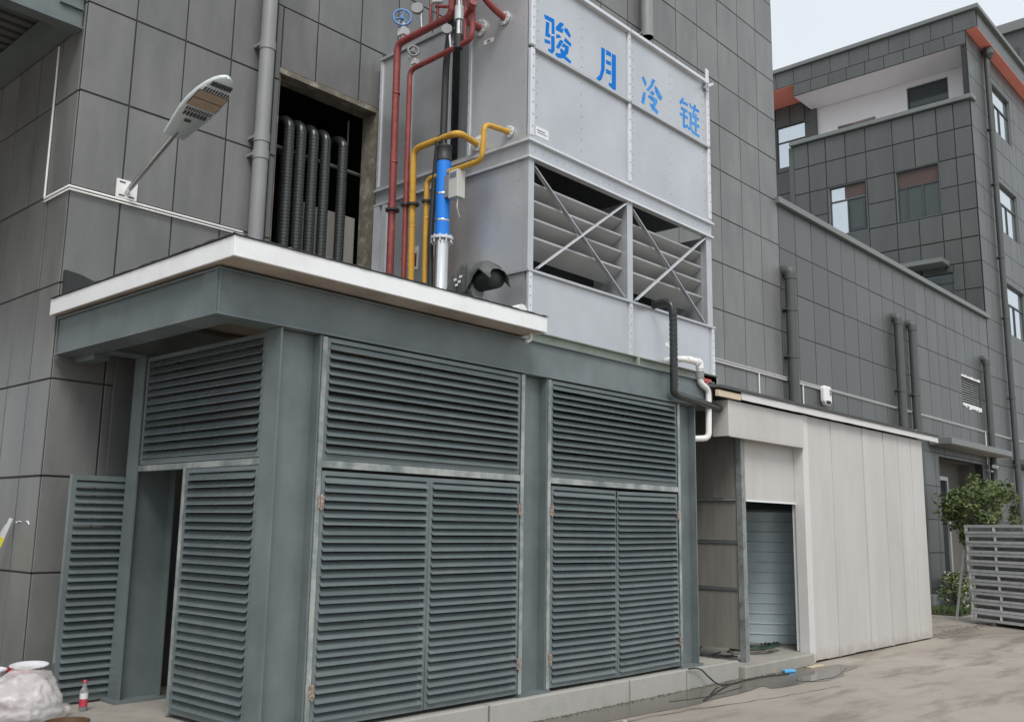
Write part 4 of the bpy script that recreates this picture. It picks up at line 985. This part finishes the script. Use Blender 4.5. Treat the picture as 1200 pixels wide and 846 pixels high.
n = 15; vs = [p for r_ in rings for p in r_]
b.add(vs, [(i*n+k_, i*n+(k_+1) % n, (i+1)*n+(k_+1) % n, (i+1)*n+k_) for i in range(len(rings)-1) for k_ in range(n)], True)
b.add(rings[0], [tuple(range(n))]); b.add(rings[-1], [tuple(range(n))])
hd = b.build('head', lamp_m, lp)
def onhead(t0, t1, s0, s1, d, mat, name):
    vs = [c0+ax*LH*t+sx*s-nn*(.0305+dd) for dd in (0, d) for t, s in ((t0, s0), (t1, s0), (t1, s1), (t0, s1))]
    return MB().add(vs, [(0,1,2,3),(7,6,5,4),(0,4,5,1),(1,5,6,2),(2,6,7,3),(3,7,4,0)]).build(name, mat, hd)
onhead(.44, .50, -.135, .135, .010, lamp_m, 'vent_bar'); onhead(.76, .82, -.128, .128, .010, lamp_m, 'vent_bar')
onhead(.51, .75, -.145, .145, .003, lamp_d, 'lens_frame'); onhead(.515, .625, -.137, .137, .008, lens_m, 'lens'); onhead(.64, .745, -.137, .137, .008, lens_m, 'lens')
sm_ = MB()
def slots(t0, t1, xs, w):
    for s in xs:
        vs = [c0+ax*LH*t+sx*q-nn*(.0305+dd) for dd in (0.0, .0125) for t, q in ((t0, s-w), (t1, s-w), (t1, s+w), (t0, s+w))]
        sm_.add(vs, [(0,1,2,3),(7,6,5,4),(0,4,5,1),(1,5,6,2),(2,6,7,3),(3,7,4,0)])
slots(.447, .493, frange(-.115, .115, .026), .007); slots(.767, .813, frange(-.11, .11, .026), .007)
slots(.37, .42, frange(-.10, .10, .032), .008); slots(.85, .91, frange(-.09, .09, .026), .007); slots(.28, .31, [-.02], .03)
sm_.build('slots', lamp_d, hd)['kind'] = 'stuff'

# ------------------------------------------------------------------ panel shed
sd_ = thing('panel_shed', (14.5, 7.4, 0), 'pale sandwich panel shed standing against the tiled wing', 'shed')
YS = 6.03
trim_m = M('panel_trim', (.60, .59, .575), .5, var=.04, vs=3, splash=((.30, .26, .21), .5))
SJ = [12.875, 13.27, 13.67, 14.22, 14.83, 15.07, 15.69, 16.30, 16.90, 17.45]
for i in range(len(SJ)-1):
    dy = [0, .006, .001, .007, .002, .008, .001, .007, .003][i]
    MB().box(SJ[i]+.006, SJ[i+1]-.006, YS+dy, YS+.06, .012+random.uniform(0, .02), 3.40).build('wall_panel', shed_m, sd_, bevel=.006)
MB().box(12.70, 12.872, YS-.006, YS+.14, .01, 3.40).build('corner_trim', trim_m, sd_, bevel=.004)
MB().box(17.40, 17.455, YS+.065, 8.93, .02, 3.6).build('end_wall', shed_m, sd_)
for x, w in ((13.67, .022), (14.83, .03), (15.69, .045), (16.30, .02)): MB().box(x-w/2, x+w/2, YS-.004, YS+.03, .02, 3.395).build('cover_strip', shed_m, sd_)
# roof with flashing
fl_ = MB(); nf = 40
for k_ in range(nf):
    xa, xb = 10.86+7.19*k_/nf, 10.86+7.19*(k_+1)/nf; w0, w1_ = [.008*noise.noise(Vector((q*.9, 1.3, 0))) for q in (k_, k_+1)]
    fl_.add([(xa, 5.945+w0, 3.405+w0), (xb, 5.945+w1_, 3.405+w1_), (xb, 5.95+w1_, 3.50+w1_*.6), (xa, 5.95+w0, 3.50+w0*.6), (xa, 6.0, 3.502), (xb, 6.0, 3.502)], [(0,1,2,3),(3,2,5,4)])
fl_.build('roof_flashing', trim_m, sd_)
MB().box(10.30, 10.86, 5.955, 6.00, 3.40, 3.475).build('timber_end', wood_m, sd_)
MB().prism([(10.3, 5.93, 3.503), (10.3, 8.94, 3.86), (10.3, 8.94, 3.90), (10.3, 5.92, 3.535)], (7.76, 0, 0)).build('roof_sheet', dkbody, sd_)
# header and doorway wall
MB().box(10.64, 12.695, YS-.03, YS+.0, 2.955, 3.385).box(10.60, 10.638, YS-.035, YS+.20, 2.93, 3.385).box(10.64, 12.695, YS-.036, YS+.02, 2.925, 2.954).build('header', shed_m, sd_, bevel=.004)
MB().box(10.64, 12.695, YS+.001, YS+.02, 2.956, 3.385).build('header_back', shed_m, sd_)
MB().box(11.30, 12.735, 6.172, 6.222, 2.16, 3.42).build('over_door_panel', shed_m, sd_)
MB().box(11.30, 12.735, 6.165, 6.171, 2.145, 2.165).build('door_trim', white_p, sd_)
MB().box(12.735, 12.775, 6.172, 6.23, .151, 3.42).build('door_jamb', white_p, sd_)
pst = MB().box(11.13, 11.20, 6.13, 6.14, .151, 3.40).box(11.13, 11.14, 6.14, 6.21, .151, 3.40).box(11.20, 11.29, 6.165, 6.175, .151, 3.40)
pst.build('post', galv_d, sd_)
bz = [.30, 1.03, 1.62, 2.16, 3.45]
for i in range(4):
    MB().box(11.15, 11.19, 6.22, 8.90, bz[i]+(.025 if i else 0), bz[i+1]-.012).build('side_board', shed_d, sd_)
for z in (1.035, 1.625): MB().box(11.135, 11.149, 6.22, 8.9, z-.02, z+.012).build('joint_rail', dkbody, sd_)
MB().box(11.12, 11.149, 6.22, 8.9, 2.15, 2.18).build('joint_rail', galv_d, sd_)
MB().box(11.2, 17.4, 8.90, 8.935, .15, 3.8).build('rear_board', shed_m, sd_)
# water tank
tk = thing('water_tank', (14.13, 7.43, .146), 'ribbed blue grey steel water tank inside the shed doorway', 'tank')
pr_ = []; z = 0.; 
while z < 1.80:
    pr_ += [(.97, z+.002), (.97, z+.126), (.983, z+.130), (.985, z+.138), (.972, z+.145)]; z += .147
pr_ += [(.97, z), (.93, z+.03), (.3, z+.2), (.25, z+.28), (.0, z+.3)]
MB().lathe(pr_, (14.13, 7.43, .148), n=96, smooth=False).build('shell', tank_m, tk)
MB().tube([(13.9, 7.2, 1.97), (13.9, 7.2, 2.2)], .05).build('vent', pvc, tk)
# hose coil and cables
b = MB(); P = []
for i in range(150):
    a = i*.33; rr = .26+.12*math.sin(i*.21)+.03*random.random()
    P.append((12.25+math.cos(a)*rr*1.2+.05*math.sin(i*.05), 6.62+math.sin(a)*rr*.75, .165+.011*(i % 19)/3+.02*abs(math.sin(i*.7))))
b.tube(P, .013, n=6); tag(b.build('hose_coil', coil_m), 'tangled dark green hose coil on the tank slab', 'hose')
for i, (a0, lab) in enumerate(((0, 'black cable loops lying on the slab between enclosure and shed'),)):
    b = MB()
    for q in range(5):
        P = [(10.85+.5*t+.06*math.sin(3*t+q), 6.45+.35*q*.5+.12*math.sin(t*2.2+q*1.3), .165+.012*q+.03*max(0, math.sin(t*3+q))) for t in [k_*.2 for k_ in range(0, 8)]]
        b.tube([(max(10.84, x), y, zz) for x, y, zz in P], .011, n=6)
    tag(b.build('cable_pile', black_m), lab, 'cable')
b = MB().tube([(9.62, 6.02, .228), (9.8, 5.99, .23), (9.95, 5.97, .12), (10.1, 5.93, .012), (10.35, 5.88, .012), (10.7, 5.92, .012), (11.1, 5.90, .012), (11.6, 5.80, .012)], .009, n=6, bend=.1)
tag(b.build('ground_cable', black_m), 'thin black cable dropping over the kerb onto the wet concrete', 'cable')
b = MB().tube([(10.35, 5.89, .012), (10.0, 5.80, .012), (9.4, 5.62, .012), (9.1, 5.52, .012)], .009, n=6, bend=.15)
tag(b.build('ground_cable', black_m), 'short loose cable end curling across the wet concrete', 'cable')
# litter
tag(MB().prism([(11.62, 5.86, .007), (11.80, 5.80, .007), (11.84, 5.86, .007), (11.68, 5.93, .007)], (0, 0, .035)).build('blue_wrapper', litter, bevel=.01), 'crumpled blue wrapper on wet ground by the tank slab', 'litter')
tag(MB().prism([(12.3, 5.84, .007), (12.62, 5.80, .007), (12.63, 5.85, .007), (12.3, 5.89, .007)], (0, 0, .02)).build('wood_offcut', wood_m), 'small pale wood offcut by the tank slab edge', 'offcut')
for i, (x, y, r) in enumerate(((7.55, 5.42, .028), (7.42, 5.48, .018))):
    b = MB(); bm = bmesh.new(); bmesh.ops.create_icosphere(bm, subdivisions=2, radius=r)
    for v in bm.verts: v.co *= 1+.3*noise.noise(v.co*30+Vector((i*3, 0, 0))); v.co.z *= .7
    b.add([v.co+Vector((x, y, r*.6)) for v in bm.verts], [[v.index for v in f.verts] for f in bm.faces]); bm.free()
    tag(b.build('pebble', kerb_m), ['larger', 'smaller'][i]+' pale pebble lying on the yard in front of the kerb', 'stone')

# ------------------------------------------------------------------ stacked galvanised frames
dirv = Vector((-.53, -.848, 0)).normalized(); nrm = Vector((-dirv.y, dirv.x, 0))
if nrm.x < 0: nrm = -nrm
base = Vector((21.13, 6.5, 0)); LR, DR, HR = 3.2, 1.15, .187
def frame_proto():
    b1 = MB(); rails = []
    for z in (.028, .156):
        for d_ in (0, DR): rails.append(('rail', (0, d_, z), (LR, d_, z), .05, .052))
    cross = [('cross_bar', (u, 0.025, z), (u, DR-.025, z), .04, .04) for u in (.02, .8, 1.6, 2.4, LR-.02) for z in (.028, .156)]
    posts = [('post', (u, d_, .053), (u, d_, .131), .045, .045) for u in (.03, .8, 1.6, 2.4, LR-.03) for d_ in (0, DR)]
    return rails+cross+posts+[('infill', (.06, DR/2, .092), (LR-.06, DR/2, .092), DR-.14, .10)]  # last item: dark core added to stand for the shade inside the frame
def loc2(p, off): return base+dirv*(p[0]+off[0])+nrm*(p[1]+off[1])+Vector((0, 0, p[2]+off[2]))
LBL = ['lowest', 'second', 'third', 'fourth', 'fifth', 'sixth', 'seventh', 'eighth', 'ninth', 'tenth']
ORD = ['lowest galvanised frame of the stack beside the bush', None]
FR = {}
for L_ in range(10):
    off = (random.uniform(-.015, .015)-(.05 if L_ > 4 else 0), random.uniform(-.02, .02), .07+L_*HR*1.02)
    root = thing('stacking_rack', loc2((0, 0, 0), off), '', 'frame', 'stacked galvanised frames')
    root['label'] = ('topmost galvanised frame of the stack beside the bush' if L_ == 9 else
                     'lowest galvanised frame of the stack beside the bush' if L_ == 0 else
                     LBL[L_]+' galvanised frame from the ground in the stack beside the bush')
    for i, (nm, p0, p1, w, h) in enumerate(frame_proto()):
        if i not in FR:
            FR[i] = MB().bar(dirv*p0[0]+nrm*p0[1]+Vector((0, 0, p0[2])), dirv*p1[0]+nrm*p1[1]+Vector((0, 0, p1[2])), w, h).mesh(nm, galv_d if nm == 'infill' else galv)
        put(nm, FR[i], ORG[root.name], root)
for i, u in enumerate((.6, 2.6)):
    a = base+dirv*u; tag(MB().bar(a-nrm*.1+Vector((0, 0, .035)), a+nrm*(DR+.1)+Vector((0, 0, .035)), .10, .07).build('timber_bearer', debris), ['timber bearer under the near end', 'timber bearer under the far end'][1-i]+' of the frame stack', 'timber')
# leaning flat bar left of the stack
tag(MB().bar((21.55, 6.95, .0), (21.25, 6.62, 1.45), .05, .02).build('leaning_bar', galv), 'thin metal bar leaning against the stacked frames', 'bar')

# ------------------------------------------------------------------ planting
pl = struct(MB().box(22.6, 27.8, 7.2, 8.93, -.03, .035).build('planting_bed', M('bed_soil', (.07, .065, .04), .95, var=.3, vs=4)))
kb = thing('planter_kerb', (25.4, 8.2, 0), 'low grey stone kerb at the edge of the planting bed', 'kerb')
MB().box(23.6, 26.9, 8.1, 8.25, .036, .36).build('stone', cop_m, kb)
gb = MB(); rg = random.Random(5)
for i in range(5200):
    x, y = rg.uniform(22.6, 26.8), rg.uniform(7.2, 8.9); h = rg.uniform(.06, .17); a = rg.uniform(0, 6.28); w = rg.uniform(.008, .018)
    l = Vector((rg.uniform(-.05, .05), rg.uniform(-.05, .05), h)); s_ = Vector((math.cos(a)*w, math.sin(a)*w, 0)); p = Vector((x, y, .03))
    gb.add([p-s_, p+s_, p+l], [(0, 1, 2)])
o = gb.build('grass', grass_m); o['kind'] = 'stuff'; o['label'] = 'short green grass at the foot of the tiled wall'
def shrub(name, loc, clumps, nleaf, lr, label, trunk, seed, mats=(leaf_m,), flowers=0):
    rg = random.Random(seed); t = thing(name, loc, label, 'shrub'); L0 = Vector(loc); b = MB(); fl = MB(); br = MB()
    for (cx, cy, cz, r) in clumps:
        c = L0+Vector((cx, cy, cz))
        br.tube([L0+Vector((0, 0, trunk)), L0+Vector((cx*.5, cy*.5, (cz+trunk)*.5)), c], .012, n=5, radii=[.022, .016, .006])
        for i in range(nleaf):
            d_ = Vector((rg.gauss(0, 1), rg.gauss(0, 1), rg.gauss(0, 1))).normalized()*r*rg.uniform(.2, 1)**.5
            p = c+d_; a = Vector((rg.gauss(0, 1), rg.gauss(0, 1), rg.gauss(0, .6))).normalized(); q = a.cross(Vector((rg.gauss(0, 1), rg.gauss(0, 1), rg.gauss(0, 1)))).normalized()
            s_ = lr*rg.uniform(.6, 1.3)
            b.add([p-a*s_, p+q*s_*.42, p+a*s_, p-q*s_*.42], [(0, 1, 2, 3)])
        for i in range(flowers):
            d_ = Vector((rg.gauss(0, 1), rg.gauss(0, 1), rg.gauss(0, 1))).normalized()*r; p = c+d_
            fl.box(p.x-.013, p.x+.013, p.y-.013, p.y+.013, p.z-.013, p.z+.013)
    b.build('crown', mats[0], t)
    if trunk > 0: br.tube([L0, L0+Vector((.02, .01, trunk*.5)), L0+Vector((0, 0, trunk+.05))], .035, n=8, radii=[.045, .035, .03])
    br.build('trunk', bark_m, t)
    if flowers: fl.build('flowers', flower, t)['kind'] = 'stuff'
    return t
rg = random.Random(11); cl = []
for i in range(72):
    u = rg.uniform(-1.7, 1.9); zz = 2.42+rg.uniform(-.70, .70)*(1-.22*abs(u)); cl.append((u*.85, rg.uniform(-.5, .5), zz, rg.uniform(.13, .28)))
cl += [(-1.0, -.2, 1.75, .18), (-.8, .1, 1.62, .16), (-1.25, .0, 2.25, .12), (-1.4, -.1, 2.5, .10), (-.7, -.1, 1.85, .16), (.2, .1, 3.2, .13), (-.3, 0, 3.15, .11)]
shrub('tall_shrub', (26.2, 7.75, .03), cl, 70, .065, 'tall leafy green shrub behind the stacked galvanised frames', 1.6, 2)
rg = random.Random(4)
shrub('flowering_plant', (24.6, 7.9, .03), [(rg.uniform(-.7, .9), rg.uniform(-.25, .3), rg.uniform(.2, .75), rg.uniform(.12, .22)) for _ in range(18)], 45, .055, 'low bushy plant with pale flowers at the foot of the wall', .12, 6, flowers=2)
shrub('small_weed', (23.6, 7.45, .03), [(0, 0, .12, .12), (.2, .05, .1, .1)], 30, .04, 'small pale weed at the front edge of the grass', .03, 9, flowers=7)
tag(MB().lathe([(.07, 0), (.07, .5), (.05, .52), (.05, .6)], (24.2, 8.75, 0), n=10).build('pipe_stub', dkbody), 'short dark pipe stub at the foot of the tiled wing', 'pipe')
# rubble on the yard seam
rb = MB(); rg = random.Random(8)
for i in range(420):
    u = rg.random(); x = 17.6+u*3.6; y = 6.15+u*.05+rg.gauss(0, .12)*(1-.4*u); r = rg.uniform(.008, .03); c = Vector((x, y, 0))
    vs = [c+Vector((math.cos(t)*r*rg.uniform(.7, 1.3), math.sin(t)*r, .001)) for t in (0, 1.6, 3.1, 4.7)]
    rb.add(vs+[c+Vector((0, 0, r*.8))], [(0,1,4),(1,2,4),(2,3,4),(3,0,4)])
o = rb.build('rubble', M('rubble_grit', (.17, .155, .13), .9, var=.3, vs=9)); o['kind'] = 'stuff'; o['label'] = 'strip of broken grit across the yard beyond the shed'
def crack(pts, w, name='crack'):
    b = MB(); P = []
    for i in range(len(pts)-1):
        a, c = Vector((*pts[i], .0045)), Vector((*pts[i+1], .0045)); n_ = max(2, int((c-a).length/.15))
        for k_ in range(n_): P.append(a.lerp(c, k_/n_)+Vector((random.gauss(0, .012), random.gauss(0, .012), 0)))
    P.append(Vector((*pts[-1], .0045)))
    for i in range(len(P)-1):
        d_ = (P[i+1]-P[i]).normalized(); s_ = Vector((-d_.y, d_.x, 0))*w*random.uniform(.4, 1)
        b.add([P[i]-s_, P[i]+s_, P[i+1]+s_, P[i+1]-s_], [(0, 1, 2, 3)])
    struct(b.build(name, M('crack_dirt', (.14, .122, .10), .95) if 'crack_dirt' not in MATS else MATS['crack_dirt']))
crack([(17.6, 5.95), (19.2, 5.6), (21, 4.6), (24, 3.3)], .012, 'yard_joint')
crack([(7.6, 5.45), (8.6, 5.35), (9.9, 5.1), (11.2, 4.95)], .008, 'yard_crack')
crack([(14.5, 5.2), (15.8, 4.3), (16.2, 3.4)], .006, 'yard_crack')

# ------------------------------------------------------------------ clutter at the left
def pail(x, y, r, h, mat, label, rim=None):
    t = thing('pail', (x, y, .215), label, 'pail', 'paint pails by the wall')
    MB().lathe([(r*.86, .0), (r, h), (r*1.05, h), (r*1.05, h+.02), (r*.97, h+.02), (r*.95, h), (r*.82, .02), (.0, .02)], (x, y, .217), n=24).build('tub', mat, t)
    MB().lathe([(r*.99, h*.78), (r*1.06, h*.79), (r*1.06, h*.83), (r*.99, h*.84)], (x, y, .217), n=24).build('rib', rim or mat, t)
    return t
pail(3.10, 8.55, .15, .33, pail_m, 'plain white paint pail beside the plastic bag')
pail(3.40, 8.62, .15, .30, pailr, 'red paint pail behind the plastic bag', pailr)
tr = tag(MB().lathe([(.0, 0), (.12, .0), (.15, .02), (.154, .025), (.144, .025), (.115, .008), (.0, .008)], (3.46, 8.60, .540), n=24).build('pot_cover', pail_m), 'white lid lying on the red paint pail', 'lid')
tr.rotation_euler = (R(4), R(-3), 0)
tag(MB().tube([(3.62, 8.56, .30), (3.62, 8.42, .30)], .06, n=14).lathe([(.0, -.005), (.05, -.005), (.05, 0)], (3.62, 8.415, .30), (0, 1, 0), 14).build('brown_roll', brownp), 'small brown roll beside the red pail', 'roll')
bm = bmesh.new(); bmesh.ops.create_icosphere(bm, subdivisions=5, radius=1)
for v in bm.verts:
    p = v.co.copy(); q = p+Vector((noise.noise(p*2), noise.noise(p*2+Vector((5, 0, 0))), noise.noise(p*2+Vector((0, 7, 0)))))*.5
    rd = lambda f, o_: 1-abs(noise.noise(q*f+Vector((o_, o_*2, 1))))*2
    s_ = .88+.24*noise.noise(p*1.3)+.10*rd(1.9, 3)+.05*rd(4.0, 1)+.03*rd(7.5, 6)+.014*rd(15, 2)
    z = p.z*.25*s_
    v.co = Vector((p.x*.31*s_*(1.18 if z < -.05 else 1), p.y*.25*s_, max(-.13, z)))
b = MB().add([v.co+Vector((3.26, 8.13, .35)) for v in bm.verts], [[v.index for v in f.verts] for f in bm.faces], True)
b2 = MB().add([Vector((v.co.y*-.9, v.co.x*.72, max(-.125, v.co.z*.82)))+Vector((3.25, 8.13, .35)) for v in bm.verts], [[v.index for v in f.verts] for f in bm.faces], True); bm.free()
bag_m.node_tree.nodes['Principled BSDF'].inputs['Alpha'].default_value = .36
bag_o = tag(b.build('plastic_bag', bag_m), 'crumpled translucent white plastic bag on the concrete', 'bag')
b2.build('inner_film', bag_m, bag_o)
t = thing('bottle', (3.75, 8.17, .217), 'small clear drink bottle with red and white label', 'bottle')
MB().lathe([(.028, 0), (.032, .01), (.032, .15), (.030, .16), (.014, .205), (.013, .225)], (3.75, 8.17, .217), n=20).build('body', clear_m, t)
MB().lathe([(.0335, .035), (.0335, .095)], (3.75, 8.17, .217), n=20).build('label_red', drink, t); MB().lathe([(.0335, .0955), (.0335, .14)], (3.75, 8.17, .217), n=20).build('label_white', label_m, t)
MB().lathe([(.015, .222), (.015, .243), (.0, .244)], (3.75, 8.17, .217), n=16).build('cap', drink, t)
tag(MB().lathe([(.12, 0), (.15, .11), (.158, .11), (.158, .12), (.142, .12), (.112, .012), (.0, .012)], (3.21, 7.23, .217), n=24).build('brown_basin', brownp), 'brown plastic basin in front of the plastic bag', 'basin')
t = thing('folded_ladder', (3.0, 9.5, .0), 'yellow fibreglass ladder rails leaning on the side wall', 'ladder')
for dy in (0, .075):
    MB().bar((2.92, 9.5+dy, 0), (3.44, 9.42+dy, 1.60-.02*dy*10), .022, .036).build('rail', yrod, t)
    MB().bar((3.44, 9.42+dy, 1.60), (3.495, 9.412+dy, 1.775-dy*.8), .020, .030).build('end_cap', galv, t)
MB().bar((3.30, 9.44, 1.2), (3.30, 9.54, 1.2), .03, .03).build('rung', yrod, t)
